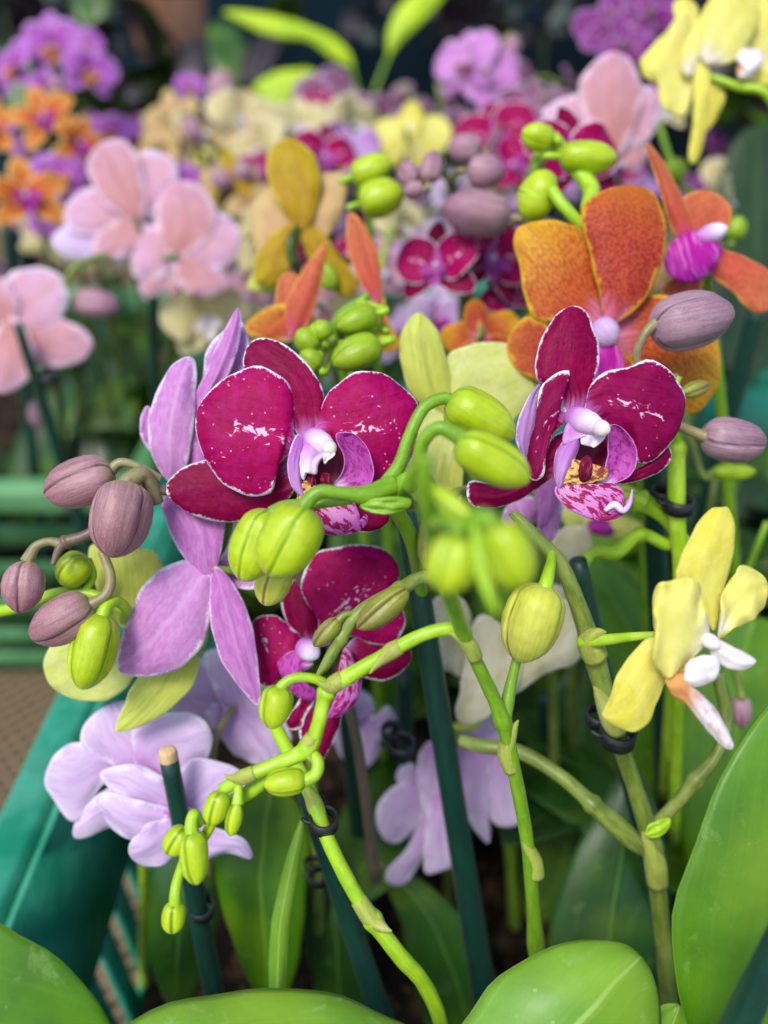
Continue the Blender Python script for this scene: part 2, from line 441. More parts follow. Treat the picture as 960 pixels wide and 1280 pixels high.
# mauve backs
MT['mauve'] = pm('mauve petal', '#dc98d6', '#d68cd0', edge='#f2e4f4', edge_w=1.4, mott='#e6b6e4', mott_amt=.4, mott_scale=.8, mott_str=(.6, 1, 1), vein='#c068ba', vein_amt=.35, mid='#e6bce4', mid_amt=.5, trans=.35, rough=.5)
MT['mauvesep'] = pm('mauve sepal', '#ce78c8', '#d282cc', edge='#e8c6e8', edge_w=.8, vein='#b25cae', vein_amt=.4, mott='#e2acde', mott_amt=.35, mott_scale=.8, mott_str=(.3, 1, 1), mid='#dea2d9', trans=.35, rough=.5)
# orange
MT['orange'] = pm('orange petal', '#d2622e', '#e4b02a', edge='#e6ba34', edge_w=1.6, mott='#a8341a', mott_amt=.8, mott_scale=1.0, mott_str=(.6, 1.1, 1), mott_cut=(.44, .58), mott_fade=.45, vein='#b4481e', vein_amt=.4, cen='#e08ab4', cen_w=.3, trans=.35, rough=.5, tip_r=(.3, .9))
MT['orangered'] = pm('orange red sepal', '#c65034', '#d07a26', edge='#dca42c', edge_w=1.6, mott='#92201a', mott_amt=.75, mott_scale=1.05, mott_cut=(.45, .56), mott_fade=.5, cen='#dc7a9c', cen_w=.26, trans=.35, rough=.5, tip_r=(.5, 1.))
MT['salmon'] = pm('salmon petal', '#d05a45', '#d07a4c', edge='#d99a4a', edge_w=1.0, mott='#c0402c', mott_amt=.5, mott_scale=.6, cen='#d24a86', cen_w=.25, trans=.3)
MT['liphot'] = pm('hot pink lip', '#c11b9c', '#9c1290', vein='#e79ada', vein_amt=.5, trans=.25)
# yellow / lime / cream
MT['ygreen'] = pm('yellow green petal', '#e2e888', '#dee67a', edge='#eef2ae', edge_w=.9, vein='#ccd06c', vein_amt=.5, mott='#f0edbe', mott_amt=.3, mott_scale=.3, trans=.42)
MT['ygsep'] = pm('lime yellow sepal', '#d6da62', '#dee472', edge='#eaee9c', edge_w=.7, vein='#b6c048', vein_amt=.5, mid='#bcc550', mid_amt=.5, trans=.42)
MT['yellow'] = pm('yellow petal', '#f0ea8c', '#efe66a', edge='#f2ec7e', edge_w=1., vein='#e0de70', vein_amt=.35, mott='#f4ecac', mott_amt=.25, mott_scale=.3, cen='#f6eee6', cen_w=.34, trans=.36)
MT['yellowsep'] = pm('deep yellow sepal', '#ede368', '#ebdf4e', edge='#f2ea7a', edge_w=.8, vein='#d8d250', vein_amt=.4, mid='#dcd65c', mid_amt=.5, mott='#f0ee98', mott_amt=.3, mott_scale=.3, trans=.36)
MT['whitelip'] = pm('white lip', '#f4efec', '#f6f3f0', trans=.3, vein='#e6d8d4', vein_amt=.5, mott='#ead9cf', mott_amt=.4, mott_scale=.25)
MT['peach'] = pm('peach lip', '#e0a258', '#f0e8e8', tip_r=(.25, .55), mott='#d0766a', mott_amt=.5, mott_scale=.3, mott_cut=(.5, .62), trans=.25)
MT['cream'] = pm('cream petal', '#e4dc98', '#ece6ae', edge='#f4f0d2', edge_w=1.6, vein='#cbb878', vein_amt=.4, mott='#dcb894', mott_amt=.4, mott_scale=.2, trans=.4)
MT['creamsep'] = pm('cream sepal', '#cfae7a', '#dcc88a', vein='#b4965c', vein_amt=.4, mid='#a8806a', trans=.3)
MT['creampale'] = pm('pale cream petal', '#e6dfbe', '#ece6cc', edge='#f3efdc', edge_w=1.4, vein='#cfc292', vein_amt=.4, mott='#d6cc94', mott_amt=.5, mott_scale=.12, trans=.4)
# lilac, pink, violet
MT['lilac'] = pm('pale lilac petal', '#e4bfe8', '#efdcf2', edge='#f3ecf7', edge_w=2.2, vein='#c89cdc', vein_amt=.45, cen='#d896d8', cen_w=.34, mid='#cfa4de', mid_amt=.35, trans=.42)
MT['lilacsep'] = pm('pale lilac sepal', '#deb6e4', '#efdcf2', edge='#f2eaf6', edge_w=1.6, vein='#c196d6', vein_amt=.45, cen='#d08ad2', cen_w=.3, mid='#c69ad8', trans=.42)
MT['pink'] = pm('pale pink petal', '#e2a8bc', '#ebc2de', edge='#f6e4f1', edge_w=3.4, vein='#cc8cae', vein_amt=.4, cen='#e4c0a8', cen_w=.3, mid='#dba0a4', mid_amt=.5, mott='#e2b0a0', mott_amt=.35, mott_scale=.09, trans=.42)
MT['pinksep'] = pm('salmon pink sepal', '#dd9f98', '#e2b0c2', edge='#f2d6e4', edge_w=3.2, vein='#c68688', vein_amt=.4, mid='#d08c82', mid_amt=.6, trans=.42)
MT['violet'] = pm('violet petal', '#c45ec6', '#d084d6', edge='#e4bcee', edge_w=2., vein='#9c3cae', vein_amt=.5, cen='#a83c8c', cen_w=.25, trans=.4)
MT['violetsep'] = pm('violet sepal', '#ba60c0', '#c880d0', edge='#dcb4e6', edge_w=1.6, vein='#9240a6', vein_amt=.5, trans=.4)
MT['plum'] = pm('plum petal', '#842276', '#944090', edge='#c89ccc', edge_w=2., vein='#62125a', vein_amt=.5, trans=.3)
MT['dull'] = pm('dusky mauve petal', '#94507c', '#b088a4', edge='#dcc6d8', edge_w=2.2, vein='#7a3a66', vein_amt=.55, mott='#7c2058', mott_amt=.65, mott_scale=.14, cen='#8f1a5f', cen_w=.35, trans=.3)
MT['tangerine'] = pm('tangerine petal', '#dc6428', '#e8a848', edge='#f0cc78', edge_w=2.4, mott='#cc5428', mott_amt=.5, mott_scale=.4, cen='#d04a84', cen_w=.28, trans=.4)
MT['olive'] = pm('olive gold petal', '#c09a14', '#c4aa1c', edge='#d8c448', edge_w=1.4, vein='#a07816', vein_amt=.4, mott='#b0662c', mott_amt=.25, mott_scale=.2, trans=.35)
MT['peachback'] = pm('peach back petal', '#d6a878', '#dcc484', vein='#c0906c', vein_amt=.4, edge='#d8c88e', edge_w=1., trans=.35)
# buds and stems
MT['budp'] = budm('dusty purple bud', '#a57c7e', '#94666c', '#7c5058', '#4c2839', .5, .45, .35, speck='#b4969c', basec='#a8926a')
MT['budpg'] = budm('grey purple bud', '#a07e88', '#906a76', '#744e5c', '#452c3e', .5, .45, .35, speck='#a894a2')
MT['budl'] = budm('lime bud', '#b2ca10', '#bfd624', '#9cba06', '#6e900a', .3, .32, .55, trans=.15, basec='#a0c024')
MT['budg'] = budm('green bud', '#8fae14', '#9fba24', '#74960e', '#5b7d0c', .4, .38, .4, trans=.12)
MT['budo'] = budm('olive bud', '#8c9430', '#7b7434', '#6a6a26', '#5a3f2c', .55, .42, .4, speck='#9a9c50')
MT['budy'] = budm('yellow bud with brown seams', '#ccd04a', '#d2d25a', '#b8b83a', '#7a5a34', .4, .4, .35, trans=.1)
MT['budw'] = budm('dull rose bud', '#a9848a', '#9a7080', '#83596a', '#5d3c4c', .45, .45, .3)
MT['stl'] = stemm('bright green stem', '#a0c61e', '#82ac12', pale='#b8d84e', speck='#8eae3c', rough=.36)
MT['stg'] = stemm('green stem', '#7aa41c', '#5e8a16', speck='#90b83e')
MT['sto'] = stemm('olive stem', '#7c8e36', '#56681e', speck='#a09c62', pale='#93a04e')
MT['std'] = stemm('dark olive stem', '#3f5316', '#2c3d10', speck='#5c6428')
MT['stb'] = stemm('brownish bud stalk', '#8f8558', '#74684a', speck='#6a4f50', pale='#a09a62')
MT['stkn'] = stemm('speckled brown spike', '#6b5a4c', '#574a3a', speck='#8a7a5c')
MT['brk'] = stemm('papery node scale', '#a2b048', '#8c8e46', speck='#8a6f48', pale='#bcb878', rough=.6, spec=.2)
# leaves
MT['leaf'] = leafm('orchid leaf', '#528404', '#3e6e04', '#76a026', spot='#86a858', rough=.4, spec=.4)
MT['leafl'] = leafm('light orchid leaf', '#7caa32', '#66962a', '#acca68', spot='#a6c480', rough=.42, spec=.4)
MT['leafd'] = leafm('dark orchid leaf', '#2c5816', '#1d420e', '#527a2c', spot='#6c8a4c', rough=.36)  # dark copy of the orchid leaf, its green also carries painted-in shade
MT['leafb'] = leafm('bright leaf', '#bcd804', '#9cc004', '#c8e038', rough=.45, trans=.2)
MT['leaf_shade'] = leafm('shade-darkened leaf', '#1f4012', '#14300c', '#3a5c22', rough=.4)  # leaf green darkened further, shade among the stems painted into its colour
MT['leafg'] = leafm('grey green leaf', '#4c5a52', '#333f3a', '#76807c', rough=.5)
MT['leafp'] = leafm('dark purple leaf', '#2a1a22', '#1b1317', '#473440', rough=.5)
# hard things
MT['stake'] = stemm('dark green stake', '#0f3a2c', '#0b2d24', rough=.42, spec=.4, speck='#1d4a3a')
MT['wood'] = stemm('cut cane end', '#d6b98a', '#b8945e', rough=.7, spec=.2)
MT['clip'] = plastic('black clip plastic', '#16191a', '#2a2e30', 200., .38)
MT['crate'] = plastic('teal crate plastic', '#0f8a68', '#48ac8e', 30., .42, .4, dirt='#6f9e8c', trans=.25)
MT['crateg'] = plastic('green crate plastic', '#47824c', '#659a66', 22., .45, .4)
MT['terra'] = plastic('terracotta pot', '#dc9470', '#e6a684', 20., .7, .2, dirt='#b06c4c')
MT['wall'] = plastic('dark blue wall', '#0c222c', '#12303c', 5., .7, .2)
def ground_mat():
    n = NT('woven ground mat')
    p = n.geo(); x, y, z = n.sep(p)
    wx = n.ma('SINE', n.ma('MULTIPLY', n.ma('ADD', x, y), 2*PI/.015)); wy = n.ma('SINE', n.ma('MULTIPLY', n.ma('SUBTRACT', x, y), 2*PI/.015))
    k = n.ss(n.ma('MAXIMUM', wx, wy), .2, .8)
    nz = n.noise(p, 60, 4, .6)
    col = n.mix(k, hx('#3e3428'), hx('#86745a'))
    col = n.mix(n.ss(nz, .4, .7, 0, .6), col, hx('#6a5a44'))
    return n.princ(col, .8, .2, n.bump(n.ma('ADD', k, nz), .6, .002))
MT['ground'] = ground_mat()
def bark_mat():
    n = NT('bark chips'); p = n.geo()
    a = n.voro(p, 70); b = n.noise(p, 160, 4, .7)
    col = n.mix(n.ss(a, .1, .6), hx('#4a3826'), hx('#1c140e'))
    col = n.mix(n.ss(b, .55, .7, 0, .7), col, hx('#7a6244'))
    return n.princ(col, .85, .2, n.bump(n.ma('ADD', a, b), .8, .006))
MT['bark'] = bark_mat()
# ------------------------------------------------------------------ plants in the plane of focus
GS = 'orchid plants in bloom'
def pp(T, fl, name, mats, pts, tip, d, label=None, **kw):
    mats = [MT[m] for m in (mats if isinstance(mats, (list, tuple)) else [mats])]
    return T.add(name, patch(pts, tip, d, **kw), mats, fl, label)
def bud(T, mat, ax, r, ped=None, pr=5, pm_='stb', prof='egg', label=None, name='bud', pn=10, **kw):
    """ax (x0,y0,d0,x1,y1,d1); ped: list (x,y,d[,r])"""
    b = T.add(name, pblob(*ax, r, **kw, prof=prof), MT[mat], None, label)
    if ped:
        pts = [(q[0], q[1], q[2], q[3] if len(q) > 3 else pr) for q in ped]
        T.add('bud_stalk', ptube(pts, pn), MT[pm_], b)
    return b
def plant(label, at, name='orchid_plant', cat='orchid', group=GS):
    return Thing(name, label, cat, P(*at), group)

def scale(T, pts, mat='stl', r=None):
    """papery bract sleeving a node: pts (x,y,d,r_px) from its collar to its free tip"""
    T.add('bract', ptube(pts, 12, 6), MT[mat])
# ---- A: magenta flower with white rims, left of centre, and its dusty purple buds
T = plant('magenta orchid with white petal rims and dusty purple buds on a bent tip', (470, 1100, .30))
f = T.empty('flower')
z = lambda p: Z(230, 380, 2.909, p)
d = .225
pp(T, f, 'sepal', ['magd', 'magback'], z([(445, 500), (390, 440), (330, 300), (245, 262), (214, 215), (232, 152), (275, 124), (335, 132), (395, 165), (445, 215), (485, 270), (510, 325), (508, 390), (500, 460)]), 5, d, based=1, tipd=3.5, cup=1.0, bow=-1.2, ruf=.2)
pp(T, f, 'sepal', ['magd', 'magback'], z([(420, 560), (385, 545), (250, 550), (80, 567), (0, 592), (-58, 645), (-62, 690), (-30, 728), (30, 765), (100, 787), (190, 797), (265, 789), (335, 752), (390, 700), (415, 640)]), 6, d, based=2, tipd=3.5, cup=1.6, bow=1.0, ruf=.25)
pp(T, f, 'sepal', ['magd', 'magback'], z([(560, 650), (640, 680), (720, 735), (747, 772), (722, 812), (650, 832), (590, 800), (550, 720)]), 3, d, based=2.5, tipd=4, cup=1)
pp(T, f, 'petal', ['mag', 'magback'], z([(412, 492), (398, 465), (402, 410), (400, 340), (375, 280), (325, 242), (255, 231), (180, 250), (110, 298), (60, 362), (42, 425), (52, 505), (88, 585), (140, 645), (200, 690), (270, 703), (318, 688), (332, 640), (345, 582), (385, 540)]), 10, d, based=-.5, tipd=-.5, cup=1.8, bow=-2.2, ruf=.35, rn=2.5, tilt=-.5)
pp(T, f, 'petal', ['mag', 'magback'], z([(458, 478), (482, 440), (505, 360), (540, 302), (605, 260), (680, 243), (740, 258), (795, 302), (842, 348), (852, 385), (838, 425), (850, 480), (835, 550), (795, 605), (735, 645), (670, 662), (620, 620), (575, 545), (530, 490)]), 9, d, based=-.5, tipd=2.0, cup=1.8, bow=-1.6, ruf=.45, rn=3, ph=1)
lip = T.add('lip', patch(z([(465, 720), (470, 695), (520, 690), (575, 692), (615, 715), (636, 760), (640, 795), (664, 762), (667, 795), (640, 822), (600, 838), (545, 842), (505, 832), (478, 795), (458, 755)]), 9, d-.0065, based=1.5, tipd=-2, cup=1, bow=-1., ruf=.3), MT['mlobe'], f)
T.add('side_lobe', patch(z([(545, 662), (575, 610), (582, 560), (558, 505), (556, 470), (612, 470), (662, 515), (688, 580), (684, 645), (650, 668), (600, 668)]), 5, d-.0075, based=0, tipd=-1.5, cup=-.8, bow=1.0), MT['lobe'], lip)
T.add('side_lobe', patch(z([(435, 705), (390, 660), (376, 590), (388, 520), (414, 474), (432, 510), (424, 570), (426, 640)]), 4, d-.009, based=0, tipd=-1, cup=.6, bow=-.6), MT['lobeout'], lip)
T.add('throat', patch(z([(440, 690), (420, 600), (445, 520), (540, 490), (592, 540), (592, 625), (562, 672), (500, 705)]), 3, d-.0035, bow=.8), MT['throat'], lip)
T.add('callus', patch(z([(412, 720), (420, 665), (445, 640), (470, 668), (520, 700), (500, 722), (460, 735)]), 3, d-.0078, bow=-.6), MT['callus'], lip)
T.add('keel', join([patch(z([(452, 680), (446, 630), (462, 600), (478, 640), (480, 690)]), 2, d-.0072, bow=-.6), patch(z([(520, 680), (498, 650), (500, 620), (530, 618), (536, 660)]), 2, d-.007, bow=-.6)]), MT['throat'], lip)
T.add('column', join([blob(P(230+445/2.909, 380+482/2.909, d-.003), P(230+545/2.909, 380+528/2.909, d-.0105), .0037, 'egg', lobes=0, bend=.10),
                      patch(z([(450, 478), (426, 520), (420, 580), (424, 625), (436, 640), (446, 618), (462, 604), (482, 622), (490, 585), (506, 560), (540, 540), (520, 500)]), 4, d-.0092, bow=-.9, cup=.6)]), MT['lipw'], f)
T.add('anther_cap', join([blob(P(230+512/2.909, 380+508/2.909, d-.0105), P(230+548/2.909, 380+540/2.909, d-.0122), .0021, 'egg', lobes=0, phase=1.),
                          patch(z([(510, 535), (506, 560), (512, 582), (524, 570), (548, 550), (545, 535)]), 2, d-.0115, bow=-.4)]), MT['cap'], f)
x3 = lambda x, y: (x/3, 400+y/3)
d = .228
T.add('stem', ptube([(470, 1100, .30, 7), (440, 900, .275, 7), (380, 730, .25, 7), (290, 640, .237, 6.5), (205, 613, .23, 6), (182, 616, .229, 7.5), (150, 640, .229, 6), (110, 668, .228, 7), (82, 678, .228, 7.5), (72, 690, .227, 5), (66, 706, .226, 3)], 12, nodes=(5, 8)), MT['stkn'])
bud(T, 'budp', (141, 590, .227, 55, 619, .224), 33, [(200, 600, .23, 7), (176, 585, .228, 5.5), (152, 578, .227, 6), (136, 590, .227, 8)], phase=.5, groove=.08, prof='fat')
bud(T, 'budp', (160, 604, .2225, 139, 697, .218), 40.5, [(196, 628, .23, 9), (187, 603, .227, 9.5), (178, 592, .2245, 9.5), (164, 600, .223, 12), (158, 608, .2225, 14)], phase=-.75, groove=.07, prof='fat')
bud(T, 'budp', (35, 702, .226, 24, 767, .223), 27, [(78, 680, .228, 7), (62, 677, .227, 5.5), (45, 683, .226, 6), (34, 702, .226, 9)], phase=.35)
bud(T, 'budp', (114, 755, .226, 38, 797, .223), 32, [(128, 690, .229, 6), (138, 720, .228, 6.5), (133, 743, .227, 7), (112, 757, .226, 9)], phase=-.55, groove=.08, prof='fat')

# ---- B: second magenta flower, below, and the bright green spike holding it (olive tip buds)
T = plant('white-edged magenta orchid low in the middle, half covered by a green bud spray', (560, 1300, .30))
f = T.empty('flower')
z = lambda p: Z(300, 680, 2.667, p)
d = .247
pp(T, f, 'sepal', ['magd', 'magback'], z([(235, 330), (185, 312), (148, 245), (140, 185), (185, 118), (240, 150), (275, 250)]), 4, d, based=1, tipd=3, cup=1)
pp(T, f, 'sepal', ['magd', 'magback'], z([(350, 350), (400, 305), (480, 325), (550, 322), (572, 372), (545, 422), (480, 455), (410, 445), (355, 400)]), 4, d, based=1, tipd=3, cup=1, bow=-1)
pp(T, f, 'sepal', ['magd', 'magback'], z([(280, 500), (345, 520), (342, 570), (325, 630), (290, 700), (256, 738), (215, 680), (195, 610), (215, 540)]), 5, d, based=1, tipd=2, cup=1)
pp(T, f, 'sepal', ['magd', 'magback'], z([(245, 480), (215, 495), (185, 540), (150, 590), (165, 618), (205, 612), (222, 570), (250, 520)]), 4, d, based=1.5, tipd=2)
pp(T, f, 'petal', ['mag', 'magback'], z([(255, 335), (262, 255), (225, 200), (203, 150), (210, 85), (255, 33), (330, 8), (410, 0), (475, 16), (520, 58), (532, 112), (528, 180), (548, 235), (548, 280), (532, 318), (490, 339), (430, 332), (370, 306), (300, 335)]), 9, d, based=-.5, tipd=1, cup=1.5, bow=-2, ruf=.4)
pp(T, f, 'petal', ['mag', 'magback'], z([(225, 365), (195, 300), (150, 258), (95, 235), (42, 262), (36, 350), (52, 445), (92, 482), (125, 455), (155, 405), (200, 385)]), 4, d, based=-.5, tipd=1, cup=1.5, bow=-1.5, ruf=.4)
lip = T.add('lip', patch(z([(330, 420), (350, 340), (380, 385), (405, 450), (392, 520), (345, 568), (285, 585), (305, 540), (322, 500)]), 6, d-.004, bow=-1, cup=1), MT['mlobe'], f)
T.add('side_lobe', patch(z([(245, 400), (215, 362), (170, 357), (130, 388), (138, 440), (178, 500), (235, 523), (275, 505), (240, 490), (205, 440)]), 5, d-.006, cup=1.5, bow=-1.5), MT['lobe'], lip)
T.add('side_lobe', patch(z([(255, 470), (300, 440), (335, 400), (352, 430), (330, 480), (280, 505)]), 3, d-.0035, cup=1), MT['throat'], lip)
T.add('column', blob(P(300+195/2.667, 680+330/2.667, d-.006), P(300+262/2.667, 680+378/2.667, d-.009), .0034, 'fat', lobes=0), MT['lipw'], f)
T.add('stem', ptube([(330, 830, .25, 7), (338, 890, .247, 8), (358, 935, .24, 9), (385, 985, .232, 9.5), (410, 1050, .228, 9.5), (440, 1110, .228, 9.5), (466, 1150, .228, 10.5), (500, 1195, .228, 10.5), (530, 1230, .23, 10), (552, 1285, .235, 9.5), (565, 1390, .25, 9.5), (570, 1600, .29, 9.5)], 14, nodes=(6,), wob=.03), MT['stl'])
scale(T, [(448, 1125, .228, 10.6), (464, 1148, .2275, 11.5), (480, 1160, .2255, 6), (490, 1164, .2245, .8)], 'brk')
scale(T, [(402, 1030, .2295, 10.2), (392, 1002, .2305, 10.5), (384, 985, .229, 5), (380, 975, .2285, .8)], 'brk')
d = .215
T.add('bud_spike', ptube([(585, 725, .232, 8), (530, 722, .222, 9), (500, 737, .217, 9), (450, 765, .215, 8.5), (425, 800, .2145, 8), (408, 830, .2142, 7), (395, 846, .214, 2)], 12, nodes=(2, 4)), MT['sto'])
bud(T, 'budo', (508, 738, .2145, 446, 786, .2125), 20, None, phase=.2, groove=.12, prof='slim', label='olive green bud with brown seams')
bud(T, 'budo', (424, 774, .2135, 392, 808, .213), 13, [(446, 768, .215, 5), (432, 768, .2138, 5), (422, 776, .2135, 6)], pm_='sto', phase=.5, groove=.1)

# ---- C: magenta flower right of centre with two grey purple buds
T = plant('dark magenta orchid with folded white-rimmed petal, in front of the big orange bloom', (840, 1050, .32))
f = T.empty('flower')
z = lambda p: Z(560, 360, 2.4, p)
d = .225
pp(T, f, 'sepal', ['magd', 'magback'], z([(385, 385), (345, 372), (338, 320), (300, 290), (264, 278), (267, 200), (290, 130), (332, 74), (382, 54), (418, 76), (441, 130), (453, 190), (449, 250), (425, 310), (408, 365)]), 8, d, based=1, tipd=3, cup=1.2, bow=-1)
pp(T, f, 'sepal', ['magd', 'magback'], z([(345, 540), (375, 440), (320, 440), (285, 500), (240, 562), (155, 588), (68, 578), (57, 625), (78, 656), (135, 661), (200, 642), (270, 602)]), 7, d, based=1, tipd=3, cup=1.4, bow=1)
pp(T, f, 'sepal', ['magd', 'magback'], z([(470, 560), (530, 560), (585, 530), (630, 490), (655, 472), (671, 500), (660, 530), (620, 560), (560, 582), (500, 588)]), 5, d, based=1, tipd=3, cup=1)
pp(T, f, 'petal', ['magr', 'magback'], z([(405, 390), (412, 350), (425, 295), (465, 257), (540, 234), (600, 216), (650, 236), (690, 280), (713, 325), (702, 400), (668, 468), (622, 510), (572, 529), (562, 480), (535, 438), (475, 410)]), 9, d, based=-.5, tipd=.5, cup=1.5, bow=-2, ruf=.4)
pet = pp(T, f, 'petal', ['magr', 'magback'], z([(352, 385), (335, 345), (345, 300), (367, 250), (315, 262), (277, 298), (263, 400), (240, 480), (238, 555), (264, 582), (288, 560), (295, 500), (315, 440), (345, 412)]), 7, d, based=-.5, tipd=.0, cup=.5, bow=-2, ruf=.2, label='petal folded back on itself, pale behind')
T.add('petal_back', patch(z([(366, 249), (312, 258), (258, 302), (215, 380), (203, 450), (222, 505), (244, 555), (243, 480), (266, 400), (280, 299)]), 6, d+.0002, bow=1.5, tilt=0, cup=.8), MT['magback'], pet)
lip = T.add('lip', patch(z([(380, 560), (320, 600), (345, 650), (400, 684), (460, 699), (515, 687), (550, 655), (553, 610), (540, 655), (528, 650), (526, 612), (500, 588), (450, 582)]), 6, d-.006, based=2, tipd=-1.5, cup=.6, bow=-1.), MT['mlobe'], f)
T.add('tendril', ptube([(560+470/2.4, 360+668/2.4, d-.0085, 2.5), (560+500/2.4, 360+650/2.4, d-.0085, 5), (560+525/2.4, 360+668/2.4, d-.009, 4), (560+545/2.4, 360+645/2.4, d-.009, 3), (560+553/2.4, 360+605/2.4, d-.0095, 1)], 8), MT['white_tip'], lip)
T.add('side_lobe', patch(z([(335, 600), (318, 560), (322, 500), (352, 448), (392, 413), (400, 440), (385, 505), (362, 560)]), 4, d-.006, bow=-1, cup=1), MT['lobeout'], lip)
T.add('side_lobe', patch(z([(465, 585), (478, 500), (483, 420), (512, 413), (550, 450), (568, 500), (556, 552), (512, 582)]), 3, d-.0055, bow=1.5, cup=-1, tipd=-2), MT['lobe'], lip)
T.add('throat', patch(z([(400, 585), (375, 520), (385, 450), (440, 430), (490, 450), (485, 520), (470, 560), (430, 590)]), 3, d-.002, bow=1.5), MT['throat'], lip)
T.add('callus', join([patch(z([(335, 590), (365, 540), (375, 512), (392, 530), (395, 560), (460, 550), (480, 540), (475, 572), (430, 584), (380, 588)]), 4, d-.0055, bow=-1)]), MT['callus'], lip)
T.add('keel', patch(z([(398, 580), (392, 545), (404, 510), (424, 505), (434, 540), (424, 576)]), 3, d-.0065, bow=-1.), MT['throat'], lip)
T.add('column', join([blob(P(560+355/2.4, 360+380/2.4, d-.002), P(560+472/2.4, 360+422/2.4, d-.0095), .0036, 'egg', lobes=0, bend=.1),
                      patch(z([(365, 400), (345, 440), (352, 470), (395, 440), (400, 470), (430, 455), (437, 480), (470, 450), (478, 420), (420, 400)]), 5, d-.006, bow=-.8)]), MT['lipw'], f)
T.add('anther_cap', blob(P(560+435/2.4, 360+412/2.4, d-.009), P(560+487/2.4, 360+430/2.4, d-.0107), .0024, 'egg', lobes=0), MT['cap'], f)
T.add('stem', ptube([(842, 1050, .32, 7), (850, 760, .268, 8), (846, 640, .253, 11), (845, 560, .25, 10.5), (838, 535, .246, 9), (835, 500, .245, 7), (848, 470, .243, 5)], 12, nodes=(3,)), MT['stl'])
bud(T, 'budpg', (818, 410, .236, 915, 390, .240), 39, [(846, 470, .243, 4), (805, 470, .24, 4), (796, 445, .238, 5), (806, 418, .236, 6), (822, 402, .236, 8)], pm_='stb', phase=-.9, groove=.09, prof='fat')
bud(T, 'budpg', (880, 545, .240, 956, 556, .243), 29.5, [(843, 530, .247, 7), (862, 538, .243, 6.5), (884, 547, .24, 8)], phase=.15, groove=.1, prof='fat')
bud(T, 'budo', (852, 492, .243, 887, 480, .243), 11, None, phase=.3, groove=.1, prof='slim', label='small brown bud')

# ---- D: mauve flower turned away, at the left
T = plant('mauve orchid turned away, its pale petals left of the magenta bloom', (400, 1200, .34))
f = T.empty('flower')
d = .238
z = lambda p: Z(0, 400, 3, p)
pp(T, f, 'sepal', ['mauvesep', 'magd'], z([(785, 985), (740, 970), (670, 860), (628, 775), (608, 690), (640, 640), (760, 640), (835, 720), (838, 820), (822, 900)]), 5, d, bow=-2, fold=1.2, based=-1, tipd=3)
pp(T, f, 'petal', ['mauve', 'magd'], [(264, 715), (240, 700), (205, 708), (176, 738), (154, 790), (147, 833), (165, 846), (208, 842), (245, 820), (260, 785), (265, 745)], 5, d, bow=-2.2, cup=1.2, based=-1, ruf=.3)
pp(T, f, 'sepal', ['mauvesep', 'magd'], [(266, 708), (262, 735), (264, 785), (282, 835), (322, 882), (324, 845), (317, 790), (300, 742), (280, 715)], 4, d, bow=-2, fold=1.2, based=-1.5, tipd=1)
pp(T, f, 'petal', ['mauve', 'magd'], [(268, 715), (285, 680), (300, 630), (330, 640), (345, 690), (330, 730), (295, 735)], 3, d+.003, bow=1, cup=-1)
T.add('stem', ptube([(265, 712, .237, 5.5), (300, 716, .240, 5), (340, 735, .248, 5), (375, 800, .26, 6), (392, 1000, .29, 7), (400, 1200, .34, 8), (402, 1320, .40, 8)], 12), MT['sto'])
f = T.empty('flower')
d = .243
pp(T, f, 'petal', ['mauve', 'magd'], [(212, 602), (192, 575), (184, 540), (193, 495), (214, 458), (236, 446), (246, 460), (244, 510), (240, 555), (230, 590)], 5, d, bow=-2.2, cup=1.5, ruf=.3)
pp(T, f, 'sepal', ['mauvesep', 'magd'], [(238, 560), (240, 505), (255, 470), (272, 430), (297, 385), (301, 415), (292, 455), (270, 500), (252, 545)], 4, d, bow=-1, fold=2)
pp(T, f, 'sepal', ['mauve', 'magd'], [(250, 520), (252, 480), (258, 440), (272, 420), (300, 400), (312, 440), (300, 480), (275, 520)], 4, d+.006, bow=-1)
pp(T, f, 'sepal', ['mauvesep', 'magd'], [(230, 605), (228, 570), (236, 530), (250, 505), (262, 540), (262, 590), (250, 612)], 3, d+.002, bow=-1)
T.add('petal', patch([(176, 545), (176, 520), (186, 508), (196, 540), (190, 565)], 2, d+.005), [MT['mauvesep'], MT['magd']], f)

# ---- E: lime bud spike in the middle
T = plant('lime green orchid spike of fat unopened buds rising between the magenta blooms', (530, 1150, .31), cat='orchid', group=GS)
T.add('stem', ptube([(625, 1330, .385, 7), (588, 1100, .335, 7), (550, 900, .292, 7), (530, 760, .256, 8), (516, 680, .226, 9.5), (492, 628, .208, 10), (505, 604, .203, 12), (530, 600, .199, 11), (547, 640, .1915, 11), (552, 665, .186, 11)], 14, nodes=(5,)), MT['stg'])
bud(T, 'budl', (561, 500, .205, 643, 548, .207), 35, [(484, 605, .205, 11), (500, 580, .204, 9), (512, 545, .203, 8), (530, 510, .203, 8), (555, 498, .204, 8), (570, 506, .205, 9)], pm_='stg', phase=.9, groove=.1, prof='fat', pn=14)
bud(T, 'budl', (573, 552, .180, 662, 602, .182), 31, [(512, 608, .199, 10), (522, 580, .19, 8.5), (530, 550, .186, 9), (550, 535, .184, 9), (578, 548, .184, 11)], pm_='stg', phase=1.4, groove=.04, prof='fat', pn=14)
bud(T, 'budl', (386, 636, .198, 334, 719, .1985), 40, [(492, 606, .204, 14), (462, 618, .201, 13), (430, 617, .199, 9), (400, 615, .198, 9), (382, 630, .198, 10), (378, 644, .198, 11)], pm_='stg', phase=2.2, groove=.06, prof='fat', pn=14)
bud(T, 'budl', (340, 640, .208, 302, 726, .21), 35, [(440, 625, .204, 6), (400, 630, .205, 6), (360, 632, .207, 8), (340, 642, .208, 10)], pm_='stg', phase=.5, prof='fat')
